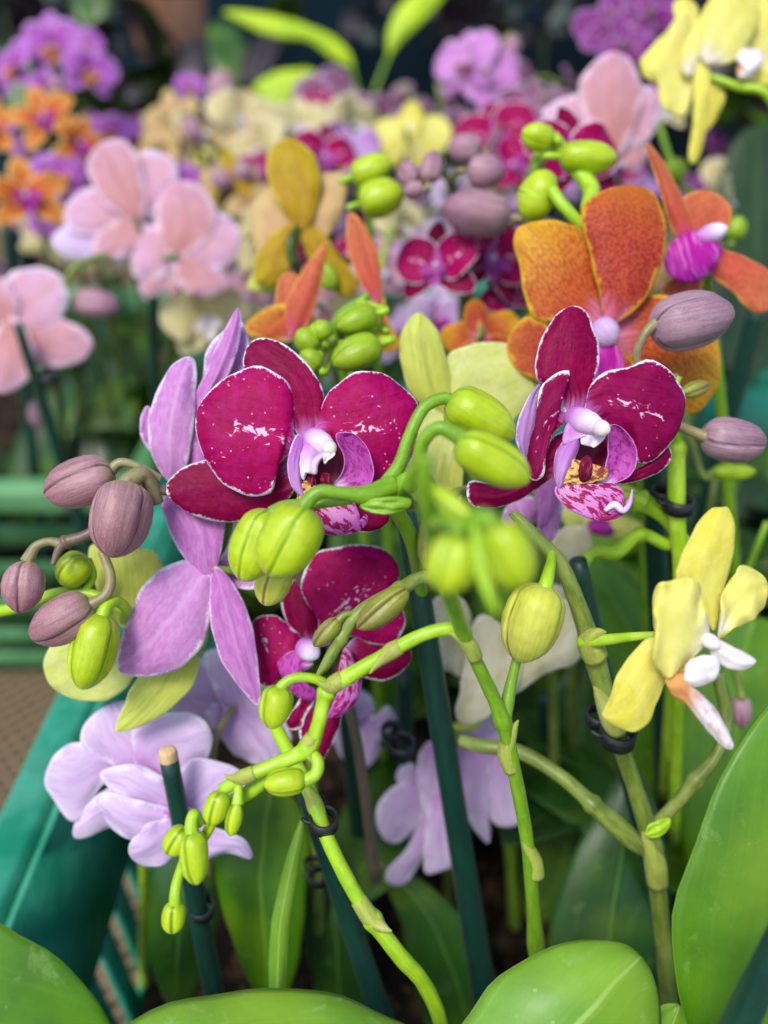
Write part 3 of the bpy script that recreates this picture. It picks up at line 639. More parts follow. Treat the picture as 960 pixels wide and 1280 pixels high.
bud(T, 'budy', (352, 705, .222, 330, 757, .222), 24, None, phase=.4)
T.add('bract', patch([(450, 632), (470, 622), (510, 622), (512, 634), (490, 642), (465, 641)], 3, .2, bow=-1), MT['stg'])

# ---- F: near blurred spike, with the branch hanging to the lower left
T = plant('branching green orchid spike with tiny lime buds drooping toward the crate', (668, 1180, .245))
T.add('stem', ptube([(690, 1500, .32, 9), (680, 1300, .275, 9), (670, 1180, .25, 9), (660, 1060, .232, 8.5), (642, 960, .22, 9), (628, 900, .213, 9.5), (604, 845, .207, 8.5), (580, 795, .2, 8.5), (562, 745, .184, 11), (548, 695, .162, 12), (540, 655, .15, 13), (530, 610, .142, 11), (532, 570, .138, 8)], 14, nodes=(2, 5, 7), wob=.03), MT['stg'])
T.add('side_shoot', ptube([(630, 905, .213, 8), (634, 880, .2135, 9), (641, 845, .2145, 7), (648, 815, .2155, 6)], 10), MT['stg'])
br = T.add('branch', ptube([(585, 800, .2, 7), (565, 786, .1995, 8.5), (525, 795, .2, 8.5), (470, 825, .201, 9), (425, 852, .202, 10.5), (408, 866, .2025, 10), (398, 905, .203, 9), (384, 936, .203, 10.5), (340, 957, .2025, 9), (300, 974, .202, 9), (277, 988, .202, 8)], 14, nodes=(5, 7), wob=.03), MT['stl'])
T.add('branch_tip', ptube([(345, 962, .205, 8), (315, 988, .206, 9), (278, 1008, .206, 8), (258, 1028, .206, 7)], 12), MT['stl'], br)
def Lb(ax, r, ped=None, **k):
    k.setdefault('pm_', 'stl'); k.setdefault('phase', .5); k.setdefault('prof', 'fat'); k.setdefault('pr', 6)
    return bud(T, 'budl', ax, r, ped, pn=12, **k)
Lb((350, 858, .2, 339, 911, .2), 22.5, [(418, 862, .2025, 7), (395, 849, .2015, 6), (370, 847, .2005, 6), (354, 856, .2, 7), (348, 868, .2, 8)], phase=.9, groove=.11)
Lb((382, 975, .2, 329, 980, .199), 18.5, [(386, 938, .203, 7), (397, 952, .2015, 8), (394, 968, .2005, 8), (378, 977, .2, 8.5)], phase=1.1)
Lb((277, 990, .2, 263, 1032, .2), 16, [(285, 985, .202, 6), (276, 992, .201, 6)], phase=.3)
Lb((297, 1003, .2, 288, 1046, .2), 11.5, [(297, 975, .202, 6), (298, 990, .201, 6), (297, 1006, .2, 8)], phase=.8, prof='slim')
Lb((241, 1040, .199, 246, 1106, .199), 20, [(250, 1030, .203, 6), (243, 1018, .201, 7), (239, 1030, .2, 8), (241, 1050, .199, 9)], phase=.7, groove=.13)
Lb((232, 1036, .2025, 209, 1068, .2025), 17, None, phase=.2)
Lb((219, 1128, .2, 215, 1167, .2), 15.5, [(240, 1028, .203, 4), (233, 1060, .202, 4.5), (222, 1100, .201, 6.5), (219, 1118, .2, 7), (219, 1134, .2, 8)], phase=.15, groove=.13)
Lb((270, 1020, .204, 248, 1060, .205), 7, None, phase=.3)
bud(T, 'budl', (580, 672, .134, 552, 742, .134), 36, [(540, 655, .15, 9), (560, 652, .14, 9), (578, 666, .135, 11)], pm_='stg', phase=.5, prof='fat')
bud(T, 'budl', (618, 655, .132, 655, 737, .132), 36, [(535, 645, .149, 11), (570, 660, .142, 12), (600, 648, .134, 12), (620, 655, .132, 13)], pm_='stg', phase=.5, prof='fat')
T.add('bract', ptube([(592, 655, .13, 5), (598, 690, .128, 9), (606, 725, .127, 9), (622, 768, .126, 3)], 10), MT['stl'])
bud(T, 'budl', (540, 610, .142, 600, 660, .138), 14, None, prof='slim')

scale(T, [(640, 962, .2205, 10.5), (633, 940, .218, 11.5), (640, 915, .2145, 7), (648, 900, .2135, 1)], 'brk')
scale(T, [(671, 1095, .2365, 10), (667, 1075, .2345, 10.5), (658, 1055, .2305, 6), (652, 1045, .229, 1)], 'brk')
scale(T, [(594, 822, .2035, 9.8), (586, 806, .201, 10.5), (572, 795, .199, 6), (562, 792, .198, 1)], 'brk')
scale(T, [(500, 808, .2005, 10), (486, 816, .2005, 10.5), (470, 832, .199, 4), (462, 842, .1985, .8)], 'brk')
scale(T, [(428, 848, .202, 10.5), (414, 857, .2015, 11), (404, 856, .2, 5), (396, 850, .1995, .8)], 'brk')
scale(T, [(392, 920, .203, 10), (386, 932, .2028, 11), (388, 946, .2015, 5), (392, 954, .201, .8)], 'brk')
scale(T, [(318, 966, .202, 9.6), (302, 972, .2015, 9.8), (288, 972, .2, 4), (280, 968, .1995, .8)], 'brk')
# ---- G: olive stem at the right with the yellow flower and the brown-seamed bud
T = plant('yellow orchid with ruffled petals and white lip on a thick olive stem', (838, 1240, .27))
T.add('stem', ptube([(850, 1500, .34, 11.5), (836, 1250, .275, 11.5), (826, 1150, .262, 10.5), (815, 1060, .253, 11.5), (792, 980, .245, 10.5), (765, 900, .237, 11.5), (740, 810, .23, 13), (720, 750, .226, 10.5), (700, 705, .223, 10), (668, 670, .222, 9), (640, 640, .223, 6)], 14, nodes=(3, 6), wob=.03), MT['sto'])
T.add('side_branch', ptube([(812, 1038, .252, 8), (840, 1010, .25, 8), (870, 975, .247, 9), (895, 945, .247, 7), (908, 900, .25, 8), (897, 840, .25, 8)], 12, nodes=(2,)), MT['sto'])
T.add('side_branch', ptube([(805, 1068, .252, 4), (790, 1050, .250, 12), (762, 1025, .249, 13), (740, 1005, .249, 10), (700, 970, .252, 9), (650, 940, .258, 9), (600, 932, .262, 9), (575, 925, .265, 7)], 12, nodes=(3,)), MT['sto'])
T.add('bract', patch([(806, 1045), (812, 1030), (835, 1022), (838, 1032), (825, 1046)], 2, .245, bow=-1), MT['stl'])
scale(T, [(770, 915, .237, 14), (762, 890, .235, 14.5), (750, 868, .2325, 8), (742, 858, .231, 1)], 'brk')
scale(T, [(745, 822, .229, 15.8), (737, 803, .227, 15.5), (748, 792, .223, 8), (758, 790, .2215, 1)], 'brk')
scale(T, [(822, 1105, .2565, 13), (818, 1075, .253, 13.5), (808, 1050, .2495, 7), (803, 1040, .248, 1)], 'brk')
bud(T, 'budy', (681, 733, .2105, 648, 828, .212), 39.5, [(690, 690, .222, 5), (688, 708, .215, 7), (683, 728, .211, 9), (680, 742, .2105, 10)], pm_='stl', phase=.95, groove=.06, prof='fat', label='yellow green bud with brown seams')
T.add('flower_stalk', ptube([(725, 803, .227, 8), (755, 800, .222, 7.5), (790, 796, .216, 6), (818, 794, .212, 5)], 10), MT['stl'])
f = T.empty('flower')
z = lambda p: Z(600, 600, 2.667, p)
d = .2
pp(T, f, 'sepal', 'yellowsep', z([(775, 500), (715, 420), (657, 330), (662, 280), (682, 225), (722, 148), (772, 94), (800, 98), (828, 92), (850, 160), (846, 250), (822, 330), (805, 400), (792, 470)]), 7, d, based=2, tipd=4, bow=-1, cup=1.2)
pp(T, f, 'petal', 'yellow', z([(795, 530), (800, 440), (812, 358), (850, 318), (868, 285), (922, 300), (958, 342), (955, 400), (915, 466), (850, 492)]), 6, d, based=1, tipd=4, bow=-1, cup=1, ruf=1.2, wav=2., und=.6)
pp(T, f, 'sepal', 'yellowsep', z([(670, 590), (640, 540), (580, 522), (520, 560), (462, 640), (430, 730), (407, 782), (438, 815), (508, 839), (562, 810), (592, 740), (622, 665), (650, 625)]), 6, d, based=2, tipd=1, bow=-1, cup=1.)
pp(T, f, 'petal', 'yellow', z([(765, 530), (760, 460), (742, 400), (718, 338), (655, 323), (596, 350), (576, 392), (592, 440), (580, 492), (588, 530), (572, 580), (580, 625), (608, 658), (655, 640), (705, 600), (748, 555)]), 7, d-.003, based=1, tipd=-2, bow=-2.2, cup=1.2, ruf=1.5, rn=4, wav=2.5, und=.6)
pp(T, f, 'sepal', 'whitelip', z([(765, 560), (785, 530), (850, 558), (912, 592), (916, 612), (872, 636), (810, 622), (775, 590)]), 4, d-.003, bow=-1, cup=1.)
lip = T.add('lip', patch(z([(630, 690), (618, 660), (680, 640), (705, 680), (742, 718), (792, 770), (845, 882), (820, 896), (772, 852), (722, 792), (680, 742), (645, 722)]), 6, d-.005, bow=-1, cup=1.3), MT['peach'], f)
T.add('side_lobe', patch(z([(680, 665), (690, 610), (730, 588), (785, 585), (798, 620), (785, 665), (735, 688), (700, 685)]), 4, d-.006, bow=-1.2, cup=1), MT['whitelip'], lip)
T.add('throat', patch(z([(650, 640), (690, 600), (725, 592), (720, 612), (700, 622), (690, 670), (660, 680)]), 2, d-.0045, bow=1), MT['callus'], lip)
T.add('column', blob(P(600+740/2.667, 600+520/2.667, d-.003), P(600+800/2.667, 600+560/2.667, d-.006), .0020, 'egg', lobes=0), MT['whitelip'], f)

# ---- H: pale yellow-green flower behind the lime buds
T = plant('yellow green orchid seen from behind, between the two magenta blooms', (640, 1100, .38))
f = T.empty('flower')
d = .266
pp(T, f, 'sepal', 'ygsep', [(560, 520), (520, 500), (502, 460), (500, 425), (512, 398), (527, 392), (548, 415), (560, 455), (568, 500)], 5, d, bow=-2, cup=1.5)
pp(T, f, 'petal', 'ygreen', [(568, 520), (558, 470), (565, 440), (600, 428), (640, 432), (668, 455), (668, 490), (645, 525), (610, 545), (585, 540)], 5, d, bow=-1, cup=1)
pp(T, f, 'petal', 'ygreen', [(560, 520), (530, 510), (505, 530), (500, 580), (520, 625), (550, 600), (570, 560)], 4, d, bow=-1)
pp(T, f, 'sepal', 'ygsep', [(565, 530), (550, 570), (545, 620), (555, 665), (572, 640), (580, 580), (578, 545)], 3, d, bow=-1)
pp(T, f, 'sepal', 'ygsep', [(575, 530), (600, 540), (640, 570), (660, 610), (630, 610), (595, 580)], 3, d, bow=-1)
T.add('stem', ptube([(568, 520, .263, 5), (585, 560, .27, 5), (605, 700, .29, 6), (625, 900, .33, 7), (640, 1100, .38, 7), (645, 1200, .42, 7)], 10), MT['stg'])
bud(T, 'budo', (548, 632, .22, 534, 712, .222), 20, [(590, 610, .25, 5), (572, 615, .23, 6), (555, 628, .22, 7)], pm_='sto', phase=.2, groove=.1, prof='slim')
bud(T, 'budo', (578, 640, .226, 570, 712, .226), 18, None, phase=.6, groove=.1, prof='slim')

# ---- I: orange flower
T = plant('large orange orchid speckled with red, behind the right magenta bloom', (820, 1150, .42))
f = T.empty('flower')
d = .262
pp(T, f, 'petal', 'orange', [(757, 412), (715, 405), (670, 398), (656, 370), (648, 330), (642, 300), (652, 282), (692, 275), (730, 288), (744, 318), (750, 350), (756, 385)], 6, d, bow=-1.5, cup=1.5, ruf=.4, tipd=2)
pp(T, f, 'sepal', 'orangered', [(758, 410), (747, 360), (732, 300), (727, 265), (745, 242), (785, 231), (816, 240), (830, 270), (832, 312), (820, 350), (800, 382), (775, 402)], 5, d-.003, bow=-2, cup=1.5, ruf=.3, tipd=2)
pp(T, f, 'petal', 'orange', [(765, 420), (775, 392), (805, 370), (850, 372), (885, 400), (900, 440), (896, 485), (866, 518), (838, 490), (800, 455), (775, 440)], 6, d+.002, bow=-1.5, cup=1.5, ruf=.4)
pp(T, f, 'sepal', 'orangered', [(752, 430), (720, 410), (690, 410), (660, 395), (636, 420), (640, 455), (680, 480), (720, 470), (745, 450)], 4, d+.003, bow=-1)
pp(T, f, 'sepal', 'orangered', [(765, 430), (790, 450), (815, 500), (820, 560), (795, 560), (770, 500), (755, 450)], 3, d+.003, bow=-1)
T.add('column', blob(P(745, 405, d-.004), P(768, 428, d-.008), .005, 'fat', lobes=0), MT['lilac'], f)
T.add('lip', patch([(750, 425), (740, 440), (735, 480), (750, 500), (775, 490), (780, 450), (768, 428)], 3, d-.005, bow=-1), MT['liphot'], f)
T.add('stem', ptube([(760, 425, .267, 6), (780, 440, .28, 6), (800, 600, .31, 7), (812, 850, .36, 8), (820, 1150, .43, 8), (822, 1220, .48, 8)], 10), MT['stg'])

# ---- J: salmon orange flower at the right
T = plant('salmon orange orchid with hot pink lip at the right side', (930, 900, .44))
f = T.empty('flower')
d = .28
pp(T, f, 'sepal', 'salmon', [(860, 305), (838, 285), (825, 240), (812, 200), (808, 178), (825, 195), (850, 240), (868, 285)], 4, d, bow=-1, fold=2)
pp(T, f, 'petal', 'salmon', [(870, 305), (852, 270), (855, 245), (885, 238), (912, 255), (912, 280), (895, 305)], 3, d+.003, bow=-1)
pp(T, f, 'petal', 'salmon', [(885, 315), (905, 312), (950, 330), (975, 360), (960, 388), (940, 390), (915, 365), (890, 345)], 4, d, bow=-1, cup=1)
pp(T, f, 'sepal', 'salmon', [(865, 330), (850, 340), (825, 365), (830, 390), (870, 372), (880, 345)], 3, d+.003, bow=-1)
T.add('lip', patch([(860, 290), (838, 305), (830, 335), (850, 352), (880, 348), (902, 318), (895, 300), (880, 292)], 4, d-.006, bow=-2, cup=1), MT['liphot'], f)
T.add('column', blob(P(868, 300, d-.006), P(910, 284, d-.009), .0034, 'slim', lobes=0), MT['lipw'], f)
T.add('stem', ptube([(865, 320, d+.003, 5), (885, 360, .29, 6), (905, 550, .33, 7), (920, 750, .38, 8), (930, 900, .44, 8), (935, 1000, .52, 8)], 10), MT['stg'])

# ---- K: yellow-green flower and lime buds at the left
T = plant('lime yellow orchid behind the purple buds, with two lime buds on its stem', (180, 1150, .36))
f = T.empty('flower')
d = .25
pp(T, f, 'petal', 'ygreen', [(150, 800), (110, 790), (72, 800), (55, 825), (62, 855), (92, 874), (130, 876), (162, 855), (175, 825)], 4, d, bow=-1, cup=1)
pp(T, f, 'sepal', 'ygsep', [(205, 815), (175, 842), (155, 880), (145, 914), (175, 908), (212, 887), (240, 858), (248, 825), (232, 808)], 3, d-.003, bow=-1.5, fold=1.3)
pp(T, f, 'petal', 'ygsep', [(160, 790), (128, 755), (112, 700), (115, 680), (150, 695), (172, 688), (195, 690), (205, 720), (195, 770), (180, 800)], 4, d+.004, bow=-1, cup=1)
pp(T, f, 'sepal', 'ygsep', [(165, 810), (195, 770), (230, 750), (262, 775), (245, 830), (205, 850)], 3, d+.003, bow=-1)
T.add('stem', ptube([(-60, 775, .25, 8), (0, 764, .245, 7.5), (30, 757, .243, 7), (70, 742, .241, 7), (110, 742, .24, 7), (145, 757, .24, 7), (162, 772, .24, 6.5), (175, 800, .25, 6), (180, 900, .28, 6), (180, 1150, .36, 7), (180, 1230, .4, 7)], 12), MT['stl'])
bud(T, 'budl', (108, 697, .238, 76, 730, .238), 23, [(105, 742, .24, 5), (116, 720, .239, 5), (108, 700, .238, 7)], pm_='stl', phase=.7, groove=.08, prof='fat')
bud(T, 'budl', (128, 768, .226, 103, 862, .225), 31, [(155, 775, .24, 6), (158, 762, .234, 6.5), (146, 752, .23, 7), (134, 758, .227, 8), (127, 775, .226, 11)], pm_='stl', phase=-.75, groove=.12, prof='fat', pn=14)
# ------------------------------------------------------------------ flowers farther back
RC = np.stack([RIGHT, UP, -FWD], 1)
RCM = Matrix([list(r) for r in RC])
def lgrid(L, Wd, ang, pitch=0, bow=0, cup=0, sk=.8, pw=.5, ruf=0, r0=.04, nu=12, nv=8, z0=0., tipc=0.):
    u = np.linspace(0, 1, nu+1); u = .5*u+.5*(1-np.cos(PI*u))/2
    v = np.linspace(-1, 1, nv+1)
    us = u**sk
    hw = Wd/2*np.maximum(np.clip(4*us*(1-us), 0, 1)**pw, .10*(1-u))
    ph = RNG.rand()*6
    x = hw[:, None]*v[None]
    y = np.repeat((r0+u*L)[:, None], nv+1, 1)
    zz = z0 + pitch*u[:, None]*L + bow*np.sin(PI*u)[:, None]*L + cup*(v[None]**2)*hw[:, None] + ruf*(v[None]**2)*np.sin(9*u[:, None]+ph) + tipc*(u[:, None]**3)*L
    c, s = math.cos(ang), math.sin(ang)
    X = x*c-y*s; Y = x*s+y*c
    return np.stack([X, Y, zz+0*x], 2), u, v
def lshell(**k):
    G, u, v = lgrid(**k)
    i, j = len(u)//2, len(v)//2
    n = np.cross(G[i+1, j]-G[i, j], G[i, j+1]-G[i, j])
    if n[2] < 0: G = G[:, ::-1].copy()
    return shell(G, u, v, .014, seed=RNG.rand()*50, mm=30.)
R_ = math.radians
PROTO = {}
def proto(var, petal, sepal, lip, col='lipw', broad=1.0, cupf=.12, pit=.1, back=None):
    pmats = [MT[petal], MT[back or petal]]; smats = [MT[sepal], MT[back or sepal]]
    out = []
    for k in range(2):
        j = lambda a: a*(1+RNG.uniform(-.08, .08))
        L = []
        for ang in (0, 128, -128):
            g = lshell(L=j(.95), Wd=j(.60), ang=R_(ang+RNG.uniform(-6, 6)), pitch=j(pit)-.05, bow=.11, cup=.18, sk=.85, pw=.55, z0=-.04)
            L.append(('sepal', mesh('sepal', *g, smats)))
        for ang in (72, -72):
            g = lshell(L=j(.98), Wd=j(1.06*broad), ang=R_(ang+RNG.uniform(-5, 5)), pitch=j(pit), bow=.15, cup=cupf*(1+RNG.uniform(-.6, .6)), sk=.72, pw=.5, ruf=.05)
            L.append(('petal', mesh('petal', *g, pmats)))
        lp = join([lshell(L=.42, Wd=.32, ang=PI, pitch=.45, bow=-.08, cup=.3, z0=.06),
                   lshell(L=.3, Wd=.24, ang=R_(120), pitch=1.1, bow=.1, cup=.4, z0=.04),
                   lshell(L=.3, Wd=.24, ang=R_(-120), pitch=1.1, bow=.1, cup=.4, z0=.04)])
        L.append(('lip', mesh('lip', *lp, [MT[lip]])))
        L.append(('column', mesh('column', *blob((0, 0, -.02), (0, .04, .26), .075, 'fat', lobes=0, nt=10, ns=12), [MT[col]])))
        out.append(L)
    PROTO[var] = out
proto('pink', 'pink', 'pinksep', 'lilac')
proto('violet', 'violet', 'violetsep', 'orange')
proto('tangerine', 'tangerine', 'tangerine', 'liphot', broad=.62)
proto('cream', 'cream', 'creamsep', 'whitelip', back='peachback')
proto('olive', 'peachback', 'olive', 'yellow', broad=.8)
proto('yellow', 'yellow', 'yellowsep', 'whitelip', pit=.3)
proto('plum', 'plum', 'plum', 'liphot')
proto('dull', 'dull', 'dull', 'magd')
proto('mag', 'mag', 'magd', 'lobe', back='magback')
proto('lilac', 'lilac', 'lilacsep', 'liphot')
proto('rose', 'mauve', 'mauvesep', 'magd')
proto('orange', 'orange', 'orangered', 'liphot', broad=.8)
proto('white', 'cream', 'cream', 'whitelip')
def put_flower(T, var, x, y, d, r, pitch=0, yaw=0, roll=0):
    e = T.empty('flower')
    w = P(x, y, d); sc = r*d/F
    Rm = RCM @ Euler((R_(pitch), R_(yaw), R_(roll)), 'YXZ').to_matrix()
    e.matrix_local = Matrix.Translation(Vector(w-T.base)) @ Rm.to_4x4() @ Matrix.Scale(sc, 4)
    for nm, me in PROTO[var][RNG.randint(2)]:
        o = bpy.data.objects.new(nm, me); COL.objects.link(o); o.parent = e
    n = np.array(Rm @ Vector((0, 0, 1)))
    return w-n*sc*.06, n, sc
def leaf_geo(b, az, L, Wd, rise=.7, droop=.9, fold=.18, nu=16, nv=8, twist=0.):
    u = np.linspace(0, 1, nu+1); v = np.linspace(-1, 1, nv+1)
    hz = np.array([math.cos(az), math.sin(az), 0]); sd = np.array([-math.sin(az), math.cos(az), 0]); zz = np.array([0, 0, 1.])
    e = rise*PI/2 - droop*u
    dl = L/nu
    hx_ = np.concatenate([[0], np.cumsum(np.cos(e[:-1])*dl)]); z_ = np.concatenate([[0], np.cumsum(np.sin(e[:-1])*dl)])
    us = u**.75
    hw = Wd/2*np.maximum(np.sqrt(np.clip(4*us*(1-us), 0, 1)), .25*(1-u))
    C = np.asarray(b)+hx_[:, None]*hz+z_[:, None]*zz
    up = np.stack([-np.sin(e)]*3, 1)*hz+np.stack([np.cos(e)]*3, 1)*zz
    tw = twist*u
    side = np.cos(tw)[:, None]*sd+np.sin(tw)[:, None]*up
    G = C[:, None]+v[None, :, None]*(hw[:, None]*side)[:, None] + (np.abs(v)[None, :, None]*fold*hw[:, None, None])*up[:, None]
    n = np.cross(G[nu//2+1, nv//2]-G[nu//2, nv//2], G[nu//2, nv//2+1]-G[nu//2, nv//2])
    if n[2] < 0: G = G[:, ::-1].copy()
    return shell(G, u, v, .0014, seed=RNG.rand()*50)
def spray(label, var, flowers, buds=(), bm='budw', sm='std', base=None, leaves=3, lm='leafd', group=GS, sr=.0024, cat='orchid', bs='sto', zb=.13, lean=0.):
    ws = [P(x, y, d) for x, y, d, *_ in flowers]+[P(b[0], b[1], b[4]) for b in buds]
    m = np.mean(ws, 0)
    b0 = np.array([m[0]+RNG.uniform(-.012, .012)+lean, m[1]+RNG.uniform(-.01, .02), zb]) if base is None else np.array(base)
    T = Thing('orchid_plant', label, cat, b0, group)
    tops = []
    for fl in flowers:
        x, y, d, r = fl[:4]; pit, yw, rl = (list(fl[4:])+[0, 0, 0])[:3]
        tops.append(put_flower(T, var, x, y, d, r, pit, yw, rl))
    zt = min([t[0][2] for t in tops]+[w[2] for w in ws])-.02
    zt = max(zt, zb+.05)
    pts = [b0, b0*.5+.5*np.array([m[0], m[1]+.008, (zt+zb)/2])+np.array([.006, 0, 0]), np.array([m[0], m[1]+.012, zt])]
    srt = sorted(range(len(ws)), key=lambda i: ws[i][2])
    for i in srt[1:]:
        if ws[i][2] > pts[-1][2]+.008: pts.append(np.array([.7*ws[i][0]+.3*m[0], max(ws[i][1], m[1])+.010, ws[i][2]]))
    X = np.array(pts); rr = np.linspace(sr*1.1, sr*.6, len(X))
    T.add('stem', tube(X, rr, 8, 6), MT[sm])
    ax = catmull(X, False, 8)
    def near(p):
        q = ax[np.argmin(np.linalg.norm(ax-p-np.array([0, 0, -.012]), axis=1))]
        return q
    ps = []
    for (c, n, sc) in tops:
        q = near(c); mid = c-n*min(.012, .35*sc)
        ps.append(tube([c, mid, (mid+q)/2+np.array([0, 0, .003]), q], [sr*.5, sr*.5, sr*.55, sr*.6], 6, 5))
    if ps: T.add('flower_stalk', join(ps), MT[bs]) if len(ps) == 1 else [T.add('flower_stalk', p, MT[bs]) for p in ps]
    for (x0, y0, x1, y1, d, r) in buds:
        b = T.add('bud', pblob(x0, y0, d, x1, y1, d-.002, r, phase=RNG.rand()*2, prof='fat', nt=14, ns=18), MT[bm])
        c = P(x0, y0, d); q = near(c); a = c-(P(x1, y1, d)-c)*.25
        T.add('bud_stalk', tube([c, a, (a+q)/2, q], [sr*.6, sr*.55, sr*.55, sr*.6], 6, 5), MT[bs], b)
    for k in range(leaves):
        az = RNG.uniform(0, 2*PI)
        T.add('leaf', leaf_geo(b0+np.array([0, 0, -.01]), az, RNG.uniform(.10, .17), RNG.uniform(.04, .06), RNG.uniform(.5, .85), RNG.uniform(.5, 1.2), .2), MT[lm if RNG.rand() < .6 else 'leaf_shade'])
    return T
# left side, back
spray('violet orchid spray at the far left under the dark foliage', 'violet', [(70, 62, .62, 44, 10, -10, 5), (112, 92, .60, 36, 5, 25, -10), (22, 88, .62, 40, 0, -35, 0), (100, 60, .64, 34, 0, 30, 20), (62, 112, .61, 26, 20, 0, 0)], [(70, 100, 70, 118, .6, 9), (66, 118, 76, 136, .6, 9)], leaves=2)
spray('small tangerine orchid spray at the left edge, below the violet one', 'tangerine', [(58, 150, .56, 44, 0, 5, 25), (100, 180, .55, 34, 5, 35, -10), (-2, 165, .57, 40, 0, -30, 0)], [], leaves=2)
spray('tangerine orchid with pink centre at the left edge, beside pale pink petals', 'tangerine', [(34, 248, .52, 52, 0, 20, 15)], leaves=2)
spray('violet orchid behind the tangerine flowers at the left', 'violet', [(72, 228, .56, 46, 0, 20, 30), (140, 168, .64, 30, 0, 0, 0), (172, 178, .66, 24, 0, 20, 0), (60, 262, .57, 40, 0, 160, 60)], leaves=2)
spray('cream orchid spray with peach backs behind the pink flowers', 'cream', [(210, 150, .62, 44, 0, 160, 0), (245, 168, .60, 36, 0, 50, 20), (305, 155, .6, 50, -5, 20, 0), (325, 190, .58, 44, 0, -30, 15), (195, 190, .6, 34, 0, 170, 30)], [(280, 92, 272, 140, .6, 19), (232, 150, 250, 178, .58, 14), (272, 205, 282, 232, .56, 15)], bm='budw', leaves=3)
spray('cream orchid low behind the pink flowers, facing up', 'white', [(258, 398, .45, 56, 20, 10, 10), (300, 420, .47, 44, 0, 0, 30)], leaves=3)
spray('violet orchid peeking out beside the cream spray', 'violet', [(238, 110, .68, 20, 0, 0, 0), (232, 235, .6, 36, 0, 20, 0)], leaves=1)
spray('cream orchids scattered in the middle distance, under the bright leaf', 'white', [(375, 160, .62, 40, 0, 0, 0), (440, 158, .58, 44, 10, 50, 0), (320, 300, .5, 46, 0, 160, 20), (495, 280, .5, 48, 0, 40, 40)], leaves=3)
spray('lemon orchid seen from behind in the middle, above the purple buds', 'yellow', [(510, 172, .52, 54, 0, 172, 0)], leaves=1)
spray('plum and rose buds packed in the middle distance', 'plum', [(420, 180, .55, 30, 0, 30, 0), (465, 195, .54, 28, 0, 160, 40), (355, 205, .58, 26, 0, 20, 0)], [(455, 175, 470, 195, .53, 11), (395, 225, 405, 245, .5, 11), (480, 160, 470, 178, .56, 10), (430, 215, 445, 232, .5, 11), (350, 230, 342, 250, .52, 11)], leaves=2)
spray('dark magenta orchids in the middle distance beside cream flowers', 'mag', [(405, 198, .50, 42, 0, 20, 0), (440, 195, .52, 40, 0, 160, 20), (455, 330, .47, 44, 0, 10, 0), (520, 320, .48, 40, 0, 170, 0), (400, 135, .64, 26, 0, 0, 0), (325, 215, .56, 30, 0, 0, 0), (620, 175, .47, 52, 0, -10, 10), (640, 210, .46, 40, 0, 15, 70)], leaves=3)
spray('pinkish orchid small and far back near the bright leaf', 'dull', [(395, 120, .7, 30, 0, 0, 0), (420, 105, .72, 24, 0, 30, 0), (440, 130, .7, 24, 0, 170, 0)], leaves=2)
# ---- flowers near enough to show every petal
def fatten(pts, tip, k=1.16, b=.35):
    """broaden a petal across its length, most of all near its base, and seat the base deeper"""
    p = np.array(pts, float); a = p[0]; ax = p[tip]-a; L = np.linalg.norm(ax); ax /= L; n = np.array([-ax[1], ax[0]])
    s = (p-a)@ax/L; w = (p-a)@n
    w = w*(k+b*np.clip(1-s, 0, 1)**2); s = np.where(s < .3, s-.10*(1-np.clip(s, 0, .3)/.3), s)
    return a+s[:, None]*L*ax+w[:, None]*n
def traced(label, d, region, petals, stem=None, buds=(), at=None, bm='budw', sm='sto', leaves=0, stalk=None, d0=0):
    at = at or (stem[-1][:3] if stem else (500, 900, d+.1))
    T = plant(label, at)
    z = lambda p: Z(*region, p)
    f = None
    for it in petals:
        if it == 'flower': f = T.empty('flower'); continue
        if f is None: f = T.empty('flower')
        nm, mat, pts, tip, dd = it[:5]; kw = dict(bow=-2, cup=1.2, ruf=.5)
        if len(it) > 5: kw.update(it[5])
        pp(T, f, nm, mat, fatten(z(pts), tip), tip, d+dd, **kw)
    if stem: T.add('stem', ptube(stem, 10), MT[sm])
    for s_ in (stalk or []): T.add('flower_stalk', ptube(s_, 10), MT['sto' if sm == 'std' else sm])
    for (x0, y0, x1, y1, bd, r) in buds:
        T.add('bud', pblob(x0, y0, bd, x1, y1, bd-.002, r, phase=RNG.rand()*2, prof='fat'), MT[bm])
    return T
r2 = (0, 0, 2)
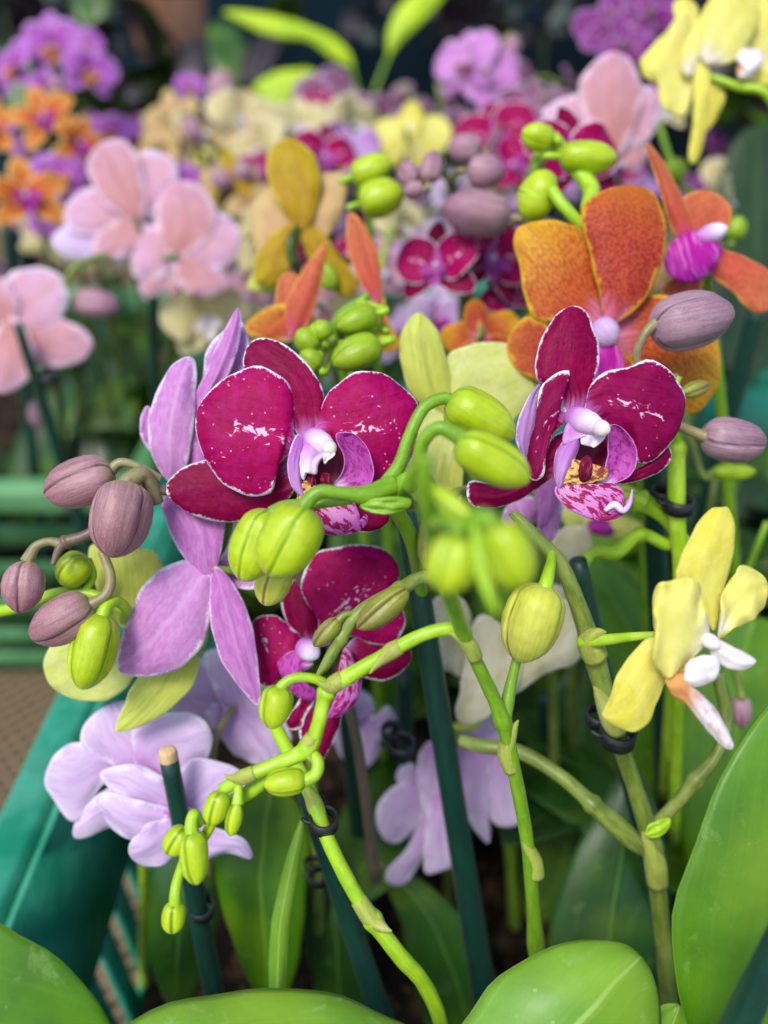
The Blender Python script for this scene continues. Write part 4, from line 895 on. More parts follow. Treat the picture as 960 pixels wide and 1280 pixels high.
traced('pale pink orchid spray turned away, two big flowers left of centre', .43, r2, [
    ('sepal', 'pinksep', [(335, 545), (268, 500), (225, 425), (238, 368), (290, 352), (332, 395), (350, 490)], 3, -.004),
    ('petal', 'pink', [(330, 545), (335, 480), (345, 405), (400, 383), (443, 418), (432, 480), (392, 522)], 4, 0),
    ('petal', 'pink', [(335, 545), (300, 515), (220, 478), (165, 515), (170, 565), (230, 578), (290, 565)], 3, 0),
    ('sepal', 'pinksep', [(335, 540), (300, 555), (255, 585), (235, 630), (275, 648), (330, 630), (352, 585)], 4, -.002),
    ('sepal', 'lilac', [(320, 560), (240, 550), (160, 570), (130, 610), (180, 640), (260, 620)], 3, .004),
    ('sepal', 'pinksep', [(335, 545), (360, 560), (385, 600), (380, 640), (350, 630), (335, 590)], 3, .002),
    'flower',
    ('sepal', 'pinksep', [(440, 630), (405, 580), (402, 500), (440, 453), (492, 465), (522, 520), (500, 595)], 3, -.006),
    ('petal', 'pink', [(450, 640), (475, 580), (515, 545), (575, 548), (604, 595), (580, 645), (520, 668)], 4, -.004),
    ('sepal', 'pinksep', [(445, 640), (500, 650), (560, 690), (562, 728), (500, 735), (455, 700)], 3, -.004),
    ('petal', 'pink', [(440, 640), (420, 600), (370, 585), (335, 620), (335, 690), (380, 695), (425, 670)], 4, -.002),
    ('sepal', 'pinksep', [(440, 640), (400, 650), (360, 690), (350, 730), (390, 735), (430, 690)], 3, 0)],
    stem=[(168, 272, .424, 3), (190, 315, .43, 4), (230, 325, .435, 4), (215, 420, .46, 5), (205, 520, .5, 5), (200, 640, .58, 5)], sm='std', stalk=[[(220, 318, .42, 3), (200, 330, .43, 4), (200, 360, .44, 4)], [(200, 330, .44, 3.5), (150, 318, .43, 4), (100, 330, .42, 4), (80, 360, .42, 4), (60, 440, .43, 4)]])
traced('pale pink orchid at the left edge with a drooping peach bud', .42, r2, [
    ('petal', 'pink', [(20, 800), (20, 730), (40, 695), (95, 673), (150, 688), (166, 735), (135, 795), (70, 835)], 4, 0),
    ('sepal', 'pinksep', [(20, 800), (-30, 780), (-40, 710), (-10, 690), (25, 720), (40, 770)], 3, -.003),
    ('sepal', 'pinksep', [(20, 805), (80, 800), (170, 815), (228, 860), (200, 905), (120, 910), (50, 870)], 4, 0),
    ('sepal', 'pinksep', [(15, 805), (50, 830), (75, 900), (50, 960), (-10, 980), (-30, 900)], 4, -.004),
    ('petal', 'pink', [(20, 810), (-30, 800), (-60, 860), (-50, 930), (0, 920)], 3, .002)],
    stem=[(10, 405, .415, 3), (30, 430, .42, 4), (60, 440, .43, 4), (75, 500, .46, 4), (88, 640, .55, 5)], buds=[(93, 376, 150, 384, .43, 19), (50, 500, 48, 535, .45, 14)], bm='budw', sm='std')
traced('gold and peach orchid seen from behind, left of the lime buds', .34, r2, [
    ('sepal', 'olive', [(750, 560), (705, 500), (680, 440), (684, 370), (728, 345), (778, 390), (790, 450), (775, 525)], 4, -.004),
    ('petal', 'peachback', [(745, 560), (715, 510), (670, 478), (632, 510), (630, 570), (660, 615), (715, 600)], 3, 0),
    ('petal', 'peachback', [(750, 560), (770, 500), (805, 450), (868, 448), (860, 520), (825, 575), (785, 580)], 4, 0),
    ('sepal', 'olive', [(745, 565), (690, 590), (645, 645), (640, 710), (690, 700), (725, 650)], 3, -.002),
    ('sepal', 'olive', [(755, 565), (800, 590), (840, 640), (890, 710), (868, 745), (815, 705), (775, 640)], 4, -.002),
    ('petal', 'ygsep', [(700, 640), (640, 680), (620, 720), (660, 730), (710, 700)], 2, .006)],
    stem=[(372, 285, .336, 5), (364, 300, .332, 6), (364, 322, .333, 6), (372, 338, .337, 5), (390, 420, .37, 5), (400, 560, .42, 6)], sm='std', buds=[(398, 330, 418, 362, .335, 15)], bm='budg')
z4 = (680, 0, 3.43)
traced('dusty pink orchid turned away, behind the lime buds on the right', .40, z4, [
    ('sepal', 'pinksep', [(300, 640), (215, 530), (175, 420), (182, 340), (232, 258), (302, 222), (365, 262), (402, 385), (380, 510), (335, 600)], 5, -.004),
    ('petal', 'pink', [(320, 650), (345, 560), (390, 405), (462, 378), (505, 425), (490, 510), (425, 600)], 4, 0),
    ('petal', 'pink', [(290, 640), (220, 520), (170, 432), (60, 438), (-10, 490), (70, 555), (180, 610)], 4, 0),
    ('sepal', 'pinksep', [(320, 650), (390, 600), (445, 650), (410, 725), (350, 720)], 3, .002),
    ('sepal', 'pinksep', [(300, 650), (240, 640), (180, 700), (190, 780), (260, 760)], 3, .002)],
    stem=[(770, 190, .405, 4), (775, 230, .42, 4), (785, 400, .47, 5), (790, 560, .55, 5)], sm='std')
traced('pale yellow orchid spray at the upper right corner', .34, z4, [
    ('petal', 'yellow', [(640, 330), (600, 440), (550, 458), (498, 420), (488, 362), (428, 328), (412, 272), (450, 230), (520, 168), (595, 128), (625, 200)], 5, 0, dict(ruf=1.)),
    ('sepal', 'yellow', [(640, 290), (612, 270), (622, 180), (680, 60), (740, -40), (782, 0), (735, 100), (690, 200)], 4, -.006),
    ('sepal', 'yellow', [(620, 240), (585, 130), (562, 20), (610, -10), (655, 40), (655, 140)], 3, .002),
    ('petal', 'yellow', [(720, 250), (698, 215), (705, 150), (738, 30), (780, -50), (890, -40), (915, 60), (872, 150), (805, 232)], 5, -.008),
    ('sepal', 'yellowsep', [(650, 310), (690, 330), (694, 450), (682, 600), (652, 697), (624, 680), (640, 500)], 4, -.006),
    ('sepal', 'yellowsep', [(680, 320), (735, 360), (765, 425), (725, 530), (690, 545)], 3, .001),
    ('lip', 'whitelip', [(640, 320), (610, 300), (590, 250), (610, 210), (650, 240)], 2, -.001),
    'flower',
    ('petal', 'yellow', [(890, 270), (860, 200), (900, 80), (960, 30), (1020, 120), (975, 220)], 3, 0),
    ('petal', 'yellow', [(900, 270), (950, 230), (1020, 220), (1060, 300), (980, 340)], 3, 0),
    ('sepal', 'yellowsep', [(890, 290), (850, 345), (890, 385), (985, 370), (990, 310)], 3, 0),
    ('sepal', 'yellow', [(900, 100), (860, -20), (900, -60), (980, -60), (1000, 40), (960, 110)], 3, .004),
    ('lip', 'whitelip', [(830, 240), (860, 220), (930, 225), (940, 270), (890, 310), (850, 280)], 3, -.008),
    ('lip', 'peach', [(840, 280), (900, 300), (890, 335), (840, 330)], 2, -.007)],
    stem=[(880, 93, .338, 4.5), (920, 108, .335, 5), (970, 135, .335, 6), (1010, 300, .36, 6), (1020, 560, .42, 6)], sm='stl')
z3 = (0, 780, 2.4)
traced('pale lilac orchid pair low at the left, above the crate wall', .262, z3, [
    ('petal', 'lilac', [(430, 450), (320, 470), (262, 540), (212, 575), (160, 520), (133, 468), (170, 398), (250, 370), (340, 395)], 5, .002),
    ('sepal', 'lilac', [(440, 450), (345, 410), (262, 350), (268, 288), (330, 240), (405, 238), (450, 290), (465, 380)], 4, 0),
    ('petal', 'lilac', [(450, 450), (425, 380), (440, 310), (525, 278), (602, 284), (637, 330), (620, 392), (560, 442)], 5, -.002),
    ('sepal', 'lilacsep', [(440, 460), (330, 500), (250, 560), (218, 622), (236, 642), (312, 610), (400, 560)], 3, .001),
    ('lip', 'mauve', [(440, 440), (400, 430), (400, 460), (450, 480), (500, 470), (490, 440)], 3, -.003),
    'flower',
    ('petal', 'lilac', [(540, 590), (470, 560), (380, 520), (310, 470), (312, 436), (400, 428), (475, 468), (530, 530)], 4, -.008),
    ('petal', 'lilac', [(540, 590), (480, 625), (400, 632), (325, 592), (296, 530), (325, 508), (410, 530), (500, 560)], 4, -.010),
    ('sepal', 'lilacsep', [(545, 580), (520, 640), (500, 700), (430, 722), (388, 692), (400, 648), (460, 600)], 4, -.011),
    ('petal', 'lilac', [(540, 580), (545, 480), (575, 430), (625, 413), (715, 435), (732, 480), (682, 545), (610, 575)], 4, -.006),
    ('sepal', 'lilacsep', [(560, 600), (620, 610), (690, 632), (742, 662), (752, 705), (680, 685), (600, 690)], 4, -.006),
    ('lip', 'mauve', [(540, 590), (500, 580), (490, 560), (530, 545), (560, 565)], 2, -.0115)],
    stem=[(190, 970, .264, 4), (215, 990, .262, 5), (240, 1060, .28, 5), (262, 1200, .34, 6)], sm='sto')
traced('lilac orchid under the mauve flower, seen from behind beside a pinkish stalk', .285, (0, 0, 1), [
    ('petal', 'lilac', [(275, 880), (262, 845), (240, 828), (212, 862), (220, 895), (255, 898)], 3, .002),
    ('petal', 'lilac', [(290, 890), (268, 850), (262, 815), (290, 815), (318, 860), (325, 905)], 3, -.002),
    ('sepal', 'lilacsep', [(290, 890), (330, 892), (360, 925), (340, 958), (300, 942), (285, 915)], 3, -.003),
    ('sepal', 'lilacsep', [(285, 885), (262, 885), (265, 910), (285, 930), (296, 910)], 2, .001)],
    stem=[(292, 885, .278, 4.5), (275, 910, .272, 5), (265, 950, .275, 5.5), (262, 1060, .3, 6), (262, 1200, .35, 6)], sm='stb')
z5 = (480, 780, 4)
traced('lilac pink orchids drooping low in the centre behind the stakes', .32, z5, [
    ('petal', 'lilac', [(480, 600), (395, 590), (375, 545), (440, 465), (525, 440), (585, 505), (605, 600)], 4, .002),
    ('sepal', 'lilacsep', [(470, 620), (515, 680), (525, 780), (522, 900), (528, 1085), (490, 1065), (430, 950), (388, 700), (420, 640)], 4, -.003),
    ('petal', 'lilac', [(520, 630), (600, 655), (655, 760), (664, 880), (684, 965), (640, 1014), (560, 992), (522, 890), (505, 720)], 5, -.002),
    'flower',
    ('petal', 'lilac', [(230, 620), (290, 680), (305, 770), (255, 900), (205, 960), (178, 820), (185, 680)], 4, .001),
    ('petal', 'lilac', [(250, 860), (300, 870), (355, 1080), (356, 1192), (285, 1232), (218, 1245), (212, 1130), (225, 960)], 4, 0),
    ('petal', 'lilac', [(210, 840), (120, 820), (40, 860), (-30, 960), (0, 1075), (80, 1080), (160, 980)], 4, .003),
    ('sepal', 'lilacsep', [(215, 860), (170, 980), (110, 1120), (20, 1230), (20, 1296), (100, 1290), (180, 1150), (225, 980)], 4, .004),
    ('sepal', 'lilacsep', [(220, 850), (180, 760), (110, 700), (60, 760), (120, 840)], 3, .004),
    'flower',
    ('sepal', 'lilacsep', [(-100, 480), (-60, 400), (-120, 330), (-190, 380), (-190, 500)], 2, .004),
    ('petal', 'lilac', [(-100, 480), (-190, 470), (-240, 560), (-200, 680), (-130, 600)], 3, .005),
    ('petal', 'lilac', [(-100, 480), (-120, 600), (-110, 720), (-50, 690), (-20, 580), (-50, 490)], 3, .004),
    ('sepal', 'lilacsep', [(-100, 480), (-40, 460), (20, 420), (60, 480), (0, 540)], 3, .004)],
    stem=[(600, 935, .316, 5), (580, 925, .31, 6), (560, 920, .318, 6), (560, 1000, .34, 6), (560, 1200, .42, 6)], sm='sto')
traced('cream orchid behind the brown-seamed bud, mostly hidden', .29, z5, [
    ('petal', 'creampale', [(430, 80), (400, 235), (330, 235), (270, 200), (245, 60), (300, -60), (420, -60)], 3, .003),
    ('sepal', 'creampale', [(460, 20), (560, 60), (640, 240), (560, 420), (440, 505), (370, 460), (390, 330)], 4, -.002),
    ('petal', 'creampale', [(680, 320), (690, 200), (780, 60), (950, -120), (1000, 60), (950, 185), (800, 245)], 4, 0),
    ('petal', 'creampale', [(640, 60), (660, -60), (760, -180), (900, -180), (860, -40), (760, 60)], 3, .004),
    ('sepal', 'ygsep', [(400, 480), (440, 480), (490, 460), (480, 510), (420, 530), (340, 500)], 3, .004)],
    stem=[(610, 830, .295, 5), (630, 880, .31, 6), (640, 1000, .35, 6), (640, 1150, .4, 6)], sm='sto')
z7 = (660, 560, 3.2)
traced('small cream orchid with a pink centre low behind the right magenta bloom', .31, z7, [
    ('petal', 'creampale', [(90, 420), (130, 350), (232, 326), (258, 400), (232, 445), (150, 475)], 3, 0),
    ('petal', 'yellow', [(260, 330), (240, 280), (330, 270), (450, 300), (440, 350), (340, 350)], 3, .004),
    ('petal', 'ygreen', [(150, 300), (150, 240), (240, 250), (260, 300), (210, 330)], 3, .006),
    ('lip', 'liphot', [(250, 330), (260, 300), (330, 300), (345, 340), (300, 350)], 3, .002)],
    stem=[(705, 700, .315, 5), (712, 760, .34, 5), (716, 1000, .42, 6)], sm='sto')
traced('mauve orchid hanging behind the right magenta bloom', .262, (560, 360, 2.4), [
    ('petal', 'mauve', [(200, 640), (170, 690), (180, 720), (230, 720), (270, 690), (260, 640)], 3, .004),
    ('sepal', 'mauvesep', [(250, 600), (270, 640), (275, 720), (300, 700), (325, 620), (310, 570)], 3, 0),
    ('petal', 'mauve', [(290, 600), (275, 700), (270, 770), (300, 770), (328, 720), (330, 640)], 3, .003)],
    stem=[(672, 625, .266, 5), (680, 680, .28, 5), (690, 850, .33, 6), (695, 1050, .4, 6)], sm='sto')
spray('salmon pink orchid half hidden behind the orange red petals', 'pink', [(400, 385, .40, 56, 0, 170, 20), (470, 340, .43, 44, 0, 20, 0)], leaves=2)
spray('peach and gold orchid spray in the middle, left of the gold orchid', 'olive', [(285, 228, .53, 42, 0, 170, 0), (318, 262, .52, 38, 0, 20, 30)], [(270, 215, 285, 238, .52, 14), (255, 260, 262, 284, .5, 12), (300, 205, 312, 226, .52, 13)], leaves=2)
spray('violet pink orchid low behind the magenta orchids in the middle', 'lilac', [(545, 400, .42, 46, 0, 20, 0), (500, 420, .44, 44, 0, 160, 0)], leaves=3)
# right side, back
spray('rose mauve orchid high in the middle, in front of the dark wall', 'rose', [(586, 82, .56, 46, 0, -35, 0), (614, 98, .55, 38, 0, 160, 30), (560, 95, .58, 26, 0, 60, 0)], [(640, 48, 640, 72, .6, 12)], leaves=2)
spray('dusky mauve cluster of many small orchids behind the purple buds', 'dull', [(478, 140, .72, 24, 0, 40, 0), (505, 122, .72, 20, 0, -50, 0), (530, 145, .68, 24, 0, -60, 40), (560, 132, .68, 22, 0, 60, 0), (575, 160, .62, 26, 0, 10, 0), (655, 95, .66, 24, 0, 50, 20), (690, 130, .60, 26, 0, 160, 0), (660, 125, .62, 26, 0, -40, 0), (710, 100, .64, 22, 0, 60, 30), (500, 160, .68, 22, 0, 0, 70), (680, 160, .55, 26, 0, 50, 0), (540, 175, .58, 22, 0, 120, 0)], [(500, 110, 492, 126, .7, 8), (550, 108, 560, 122, .7, 8)], leaves=3)
spray('plum orchid high at the right, beside the yellow flowers', 'plum', [(765, 28, .52, 50, 0, 165, 0), (812, 18, .5, 48, 0, 170, 30), (780, 60, .5, 34, 0, 150, 0), (820, 75, .5, 34, 0, 30, 10), (835, 120, .5, 30, 0, 0, 40)], leaves=2)
spray('magenta orchids with pale rims, in the middle behind the orange flower', 'mag', [(548, 335, .33, 56, 0, -25, 0), (610, 325, .34, 64, 0, 30, -10), (630, 375, .35, 36, 0, 20, 40)], leaves=2)
spray('magenta orchid with pale rim hidden behind lime buds', 'mag', [(712, 205, .34, 70, 0, 20, 10)], leaves=2)
spray('dusty purple bud spike in the middle, above the magenta orchids', 'dull', [(640, 130, .5, 26, 0, 0, 0)], [(522, 226, 499, 206, .31, 15.5), (536, 228, 543, 188, .305, 15), (528, 236, 504, 240, .305, 12), (600, 190, 560, 182, .33, 20), (585, 214, 631, 216, .315, 22), (635, 272, 552, 258, .315, 30)], bm='budw', leaves=2, bs='stb')
T = spray('lime bud spike standing in front of the dusty pink orchid', 'olive', [(668, 300, .42, 20, 0, 0, 0)], [(700, 196, 772, 198, .285, 22), (690, 175, 652, 165, .285, 18), (690, 252, 648, 238, .28, 34)], bm='budl', leaves=2, sm='stg', bs='stl')
T.add('branch', ptube([(735, 262, .27, 10), (738, 235, .283, 11), (715, 205, .287, 10), (690, 170, .288, 8)], 10), MT['stl'])
T.add('branch', ptube([(690, 238, .27, 8), (702, 255, .268, 8), (730, 285, .268, 7)], 10), MT['stl'])
spray('green bud spike left of the purple buds', 'white', [(500, 285, .44, 36, 0, 60, 0)], [(440, 222, 490, 202, .32, 20), (450, 255, 505, 238, .315, 25)], bm='budl', leaves=2, sm='stg', bs='stl')
T = spray('orange red orchid turned edge on, left of the lime bud cluster', 'salmonless' if 0 else 'orange', [(418, 330, .37, 22, 0, 180, 0)], [], leaves=2)
f = T.empty('flower')
pp(T, f, 'sepal', 'salmon', [(365, 420), (355, 390), (370, 350), (395, 315), (408, 302), (405, 335), (395, 380), (380, 415)], 4, .3, bow=-1, fold=1.5)
pp(T, f, 'sepal', 'salmon', [(470, 380), (448, 350), (434, 310), (434, 268), (448, 272), (468, 305), (476, 340), (478, 370)], 3, .3, bow=-1, fold=1.5)
pp(T, f, 'petal', 'orange', [(365, 425), (335, 425), (305, 412), (325, 390), (355, 380), (370, 400)], 3, .302, bow=-1)
pp(T, f, 'petal', 'salmon', [(365, 415), (345, 390), (348, 350), (365, 340), (380, 360), (380, 400)], 3, .303, bow=-1)
pp(T, f, 'petal', 'orange', [(478, 365), (485, 400), (500, 430), (480, 440), (462, 400)], 3, .302, bow=-1)
T = spray('lime green bud cluster just above the magenta bloom', 'white', [(440, 385, .38, 30, 0, 170, 0)], [(395, 438, 372, 412, .262, 18), (405, 425, 396, 400, .262, 18), (470, 392, 420, 410, .265, 20), (475, 430, 415, 455, .262, 24), (475, 410, 440, 395, .27, 24), (400, 460, 375, 440, .26, 16)], bm='budg', leaves=0, sm='stg', bs='stl')
spray('orange orchid with only its rounded tips showing behind the yellow green flower', 'orange', [(600, 425, .31, 54, 0, 170, 10), (660, 430, .33, 40, 0, 10, 50)], leaves=2)
# low, in front
# right, behind
spray('pale lime buds and small flowers at the right, under the yellow spray', 'white', [(905, 250, .4, 36, 0, 60, 0), (830, 140, .46, 30, 0, 0, 0)], [(850, 225, 835, 200, .4, 16), (915, 300, 925, 270, .36, 14), (890, 590, 945, 590, .3, 11)], bm='budg', leaves=2, sm='stg')
spray('dull rose bud low at the right edge behind the big leaf', 'pink', [(980, 720, .5, 34, 0, 0, 0)], [(925, 870, 928, 910, .29, 14)], bm='budw', leaves=2)
# stems and leaves of more plants beyond
fill = [(-.30, .55), (-.22, .62), (-.12, .55), (-.03, .6), (.06, .58), (.15, .62), (.24, .55), (-.26, .78), (-.14, .74), (-.02, .8), (.1, .76), (.22, .75), (.34, .7), (-.36, .9), (-.2, .95), (0, .95), (.18, .92), (.36, .9)]
varz = ['dull', 'white', 'pink', 'mag', 'lilac', 'violet', 'cream', 'plum', 'yellow', 'dull', 'white', 'mag', 'dull', 'violet', 'dull', 'dull', 'lilac', 'plum']
words = {'dull': 'dusky mauve', 'white': 'ivory', 'pink': 'pale pink', 'mag': 'magenta', 'lilac': 'lilac', 'violet': 'violet', 'cream': 'cream', 'plum': 'plum', 'yellow': 'yellow'}
def w2p(w):
    q = np.asarray(w)-CAM; d = np.dot(q, FWD)
    return CX+np.dot(q, RIGHT)/d*F, CY-np.dot(q, UP)/d*F, d
for k, ((x, y), vr) in enumerate(zip(fill, varz)):
    fl = []
    for i in range(5):
        px, py, d = w2p((x+RNG.uniform(-.05, .05), y+RNG.uniform(-.03, .04), .375+RNG.uniform(-.045, .035)-.01*(y > .85)))
        fl.append((px, py, d, 23/d, RNG.uniform(-10, 15), RNG.uniform(-40, 40)+(180 if RNG.rand() < .4 else 0), RNG.uniform(-20, 20)))
    spray(f'{words[vr]} orchid plant blurred among the rows at the back', vr, fl, leaves=5, group='orchid plants in the rows at the back', base=(x, y, .13))
# ------------------------------------------------------------------ leaves close to the lens
def leafplant(label, at, leaves):
    T = Thing('orchid_plant', label, 'orchid', P(*at), 'leafy orchid plants at the front')
    for (mat, pts, tip, d, kw) in leaves:
        T.add('leaf', patch(pts, tip, d, thick=1.6, nu=30, nv=20, **kw), [MT[mat]])
    return T
leafplant('large upright glossy leaf filling the lower right edge', (1000, 1500, .26), [('leaf', [(985, 1480), (900, 1370), (852, 1260), (842, 1160), (860, 1070), (895, 985), (935, 915), (985, 858), (1030, 840), (1075, 900), (1100, 1050), (1090, 1250), (1050, 1390)], 8, .205, dict(bow=-4, fold=-5, based=20, tipd=14, tilt=-6))])
leafplant('broad light green leaf with a pale midrib at the bottom right of centre', (640, 1480, .24), [('leafl', [(640, 1450), (575, 1370), (566, 1300), (605, 1240), (662, 1197), (720, 1175), (770, 1177), (803, 1198), (822, 1240), (824, 1300), (800, 1370), (730, 1430)], 7, .205, dict(bow=-5, fold=4, tipd=10, cup=3)),
    ('leafl', [(770, 1340), (790, 1290), (825, 1258), (848, 1256), (862, 1275), (850, 1320)], 3, .225, dict(bow=-1))])
leafplant('wide flat leaf along the bottom edge left of centre', (60, 1480, .25), [('leafl', [(50, 1420), (110, 1312), (170, 1275), (240, 1247), (320, 1236), (400, 1240), (460, 1260), (540, 1305), (520, 1370), (380, 1420), (200, 1440)], 7, .2, dict(bow=-4, fold=6, cup=4, tilt=-4))])
leafplant('dark glossy leaf in the bottom left corner, overlapping the crate', (-200, 1400, .24), [('leaf', [(-220, 1240), (-120, 1150), (-40, 1142), (20, 1162), (85, 1210), (128, 1262), (150, 1320), (100, 1370), (-20, 1390), (-160, 1350)], 6, .2, dict(bow=-4, fold=3, tipd=8))])
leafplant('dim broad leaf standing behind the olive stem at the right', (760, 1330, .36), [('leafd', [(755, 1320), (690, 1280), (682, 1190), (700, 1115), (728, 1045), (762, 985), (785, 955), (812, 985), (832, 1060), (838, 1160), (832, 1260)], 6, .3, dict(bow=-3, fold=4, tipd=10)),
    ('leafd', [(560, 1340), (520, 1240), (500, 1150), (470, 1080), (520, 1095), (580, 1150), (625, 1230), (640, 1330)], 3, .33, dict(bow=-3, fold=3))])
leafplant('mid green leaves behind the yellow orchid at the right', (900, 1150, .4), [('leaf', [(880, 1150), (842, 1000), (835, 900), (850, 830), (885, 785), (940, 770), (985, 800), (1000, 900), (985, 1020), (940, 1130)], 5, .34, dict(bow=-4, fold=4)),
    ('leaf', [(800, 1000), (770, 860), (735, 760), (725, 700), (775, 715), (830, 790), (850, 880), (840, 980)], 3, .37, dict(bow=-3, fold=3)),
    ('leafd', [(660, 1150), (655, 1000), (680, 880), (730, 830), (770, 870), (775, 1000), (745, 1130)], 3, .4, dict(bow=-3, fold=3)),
    ('leaf_shade', [(905, 460), (890, 330), (900, 220), (935, 160), (985, 180), (1000, 320), (985, 440)], 3, .5, dict(bow=-3))])
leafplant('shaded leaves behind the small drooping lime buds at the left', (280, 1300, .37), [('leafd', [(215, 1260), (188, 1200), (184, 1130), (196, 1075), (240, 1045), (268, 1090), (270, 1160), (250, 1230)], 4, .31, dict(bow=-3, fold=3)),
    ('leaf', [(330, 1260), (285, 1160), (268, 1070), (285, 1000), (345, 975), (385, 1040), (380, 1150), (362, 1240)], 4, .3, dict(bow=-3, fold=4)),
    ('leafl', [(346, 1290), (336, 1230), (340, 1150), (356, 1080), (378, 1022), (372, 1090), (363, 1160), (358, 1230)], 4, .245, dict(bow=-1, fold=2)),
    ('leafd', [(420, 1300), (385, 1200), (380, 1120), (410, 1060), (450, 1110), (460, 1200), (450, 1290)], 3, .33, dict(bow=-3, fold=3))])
for k in range(26):
    x, y = RNG.uniform(.03, .30), RNG.uniform(.25, .54)
    T = Thing('orchid_plant', 'leafy orchid plant without open flowers in the shade between the stakes', 'orchid', (x, y, .115), 'leafy orchid plants low in the crate')
    for j in range(5):
        T.add('leaf', leaf_geo((x, y, .115), RNG.uniform(0, 2*PI), RNG.uniform(.10, .18), RNG.uniform(.045, .065), RNG.uniform(.55, .9), RNG.uniform(.5, 1.2), .2, twist=RNG.uniform(-.3, .3)), MT[['leafd', 'leaf_shade', 'leafd', 'leaf'][RNG.randint(4)]])
    tx, ty = x+RNG.uniform(-.03, .03), y+RNG.uniform(-.02, .03)
    T.add('stem', tube([(x, y, .12), ((x+tx)/2+.004, (y+ty)/2, .2), (tx, ty, RNG.uniform(.27, .33))], [.0024, .002, .0012], 8, 8), MT[['stg', 'sto', 'std'][RNG.randint(3)]])
# ------------------------------------------------------------------ stakes and clips
def stake(label, x0, y0, d0, r0, x1, y1, r1=None, dY=0., cut=False, zb=.10, d1=None):
    Y = YZ(y0, d0); d1 = d1 or Ydep(y1, Y+dY)
    A, B = P(x0, y0, d0), P(x1, y1, d1)
    ra = r0*d0/F; rb = ra if r1 is None else r1*d1/F
    t = (A[2]-zb)/max(A[2]-B[2], 1e-6); C = A+(B-A)*max(t, 1)
    o = mk('plant_stake', tube(np.linspace(A, C, 14), np.interp(np.linspace(0, 1, 14), [0, 1/max(t, 1), 1], [ra, rb, rb]), 16, 3, ribs=.018, nrib=9), MT['stake'], A)
    o.location = A
    tag(o, label, 'stake', 'dark green support stakes')
    if cut:
        dr = (A-C)/np.linalg.norm(A-C)
        c = mk('cut_end', tube([A-dr*.0005, A+dr*.0015, A+dr*.0028, A+dr*.0034], [ra*1.02, ra*1.0, ra*.93, ra*.7], 16, 4), MT['wood'], A); c.parent = o
    return A, B
stake('thick dark green stake leaning in the centre, in front of the lilac flowers', 508, 640, .243, 14, 605, 1240, 16, dY=-.045)
stake('dark stake behind the curved lime stem at the bottom', 372, 960, .25, 11, 482, 1285, 15, dY=-.03)
stake('stake with a pale sawn-off top in front of the lilac pair', 211, 948, .241, 11.5, 268, 1245, 13, dY=-.02, cut=True)
stake('dark stake beside the thick olive stem, under the yellow orchid', 722, 700, .25, 11, 800, 1030, 11, dY=-.02)
stake('near black stake standing behind the yellow orchid', 815, 560, .27, 13, 836, 1090, 13)
stake('thin dark stake with a clip in the lower centre', 505, 840, .3, 10, 518, 1290, 12)
stake('thick dark stake cutting across the bottom right corner', 985, 1150, .17, 17, 915, 1300, 22, d1=.185)
stake('dark stake rising behind the small purple bud at the right', 948, 380, .35, 12, 880, 640, 11)
stake('dark stake between the two pale pink flowers', 189, 285, .46, 6, 196, 520, 7)
stake('dark stake under the pink orchid at the left edge', 22, 405, .40, 6, 90, 620, 8)
stake('dark stake in shade left of the centre stake', 398, 1000, .29, 9, 404, 1250, 11)
stake('dark stake in deep shade right of the bright thin stem', 680, 870, .36, 9, 702, 1085, 10)
stake('dark stake leaning in shade in the lower centre', 430, 880, .31, 9, 470, 1250, 10)
stake('dark stake at the far left behind the lime stem', 8, 280, .5, 6, 40, 560, 7)
def clip(label, x, y, d, rpx, x2=None, y2=None, tilt=.25):
    """a C shaped clamp with two rings and a finger grip"""
    c = P(x, y, d); r = rpx*d/F
    V = []; 
    def ring(cc, rr, a0, a1, h):
        n = 26; R = []
        for i in range(n+1):
            a = a0+(a1-a0)*i/n
            p = RIGHT*math.cos(a)+np.array([0, 1., 0])*math.sin(a)
            R.append((cc+p*rr*1.02, cc+p*rr*.84))
        up = np.array([0, 0, h/2])
        v = []; f = []
        for (o_, i_) in R:
            v += [o_-up, o_+up, i_+up, i_-up]
        for i in range(n):
            b = i*4
            for q in range(4):
                f.append((b+q, b+(q+1) % 4, b+4+(q+1) % 4, b+4+q))
        f.append((0, 1, 2, 3)); f.append(tuple(n*4+q for q in (3, 2, 1, 0)))
        v = np.array(v)
        return v, f, np.zeros((len(v), 3)), v*1000, [0]*len(f)
    r *= .72
    gs = [ring(c, r, -PI*1.08, PI*.62, r*.95)]
    c2 = c+RIGHT*r*-.7+np.array([0, 1., 0])*r*1.35
    gs.append(ring(c2, r*.8, 0, PI*2, r*.75))
    gs.append(tube([c+RIGHT*r*-.8-FWD*r*.3, c+RIGHT*r*-1.2-FWD*r*.3+UP*r*.05, c+RIGHT*r*-1.55-FWD*r*.2+UP*r*.25], [r*.18, r*.16, r*.12], 8, 5))
    o = mk('plant_clip', join(gs), MT['clip'], c); o.location = c
    tag(o, label, 'clip', 'black plant clips')
clip('black clip gripping the curved lime stem above the bottom leaf', 405, 1026, .229, 25)
clip('grey black clip on the thin stake below the magenta flower', 502, 932, .294, 24)
clip('black clip under the yellow orchid on the olive stem', 772, 918, .237, 31)
clip('black clip on the bright stem below the right magenta bloom', 848, 630, .252, 26)
clip('black clip on the stake with the sawn-off top', 252, 1136, .262, 22)
clip('small blurred black clip on the stake at the left edge', 62, 472, .415, 16)
clip('dim black clip behind the curved lime stem', 398, 1096, .275, 18)
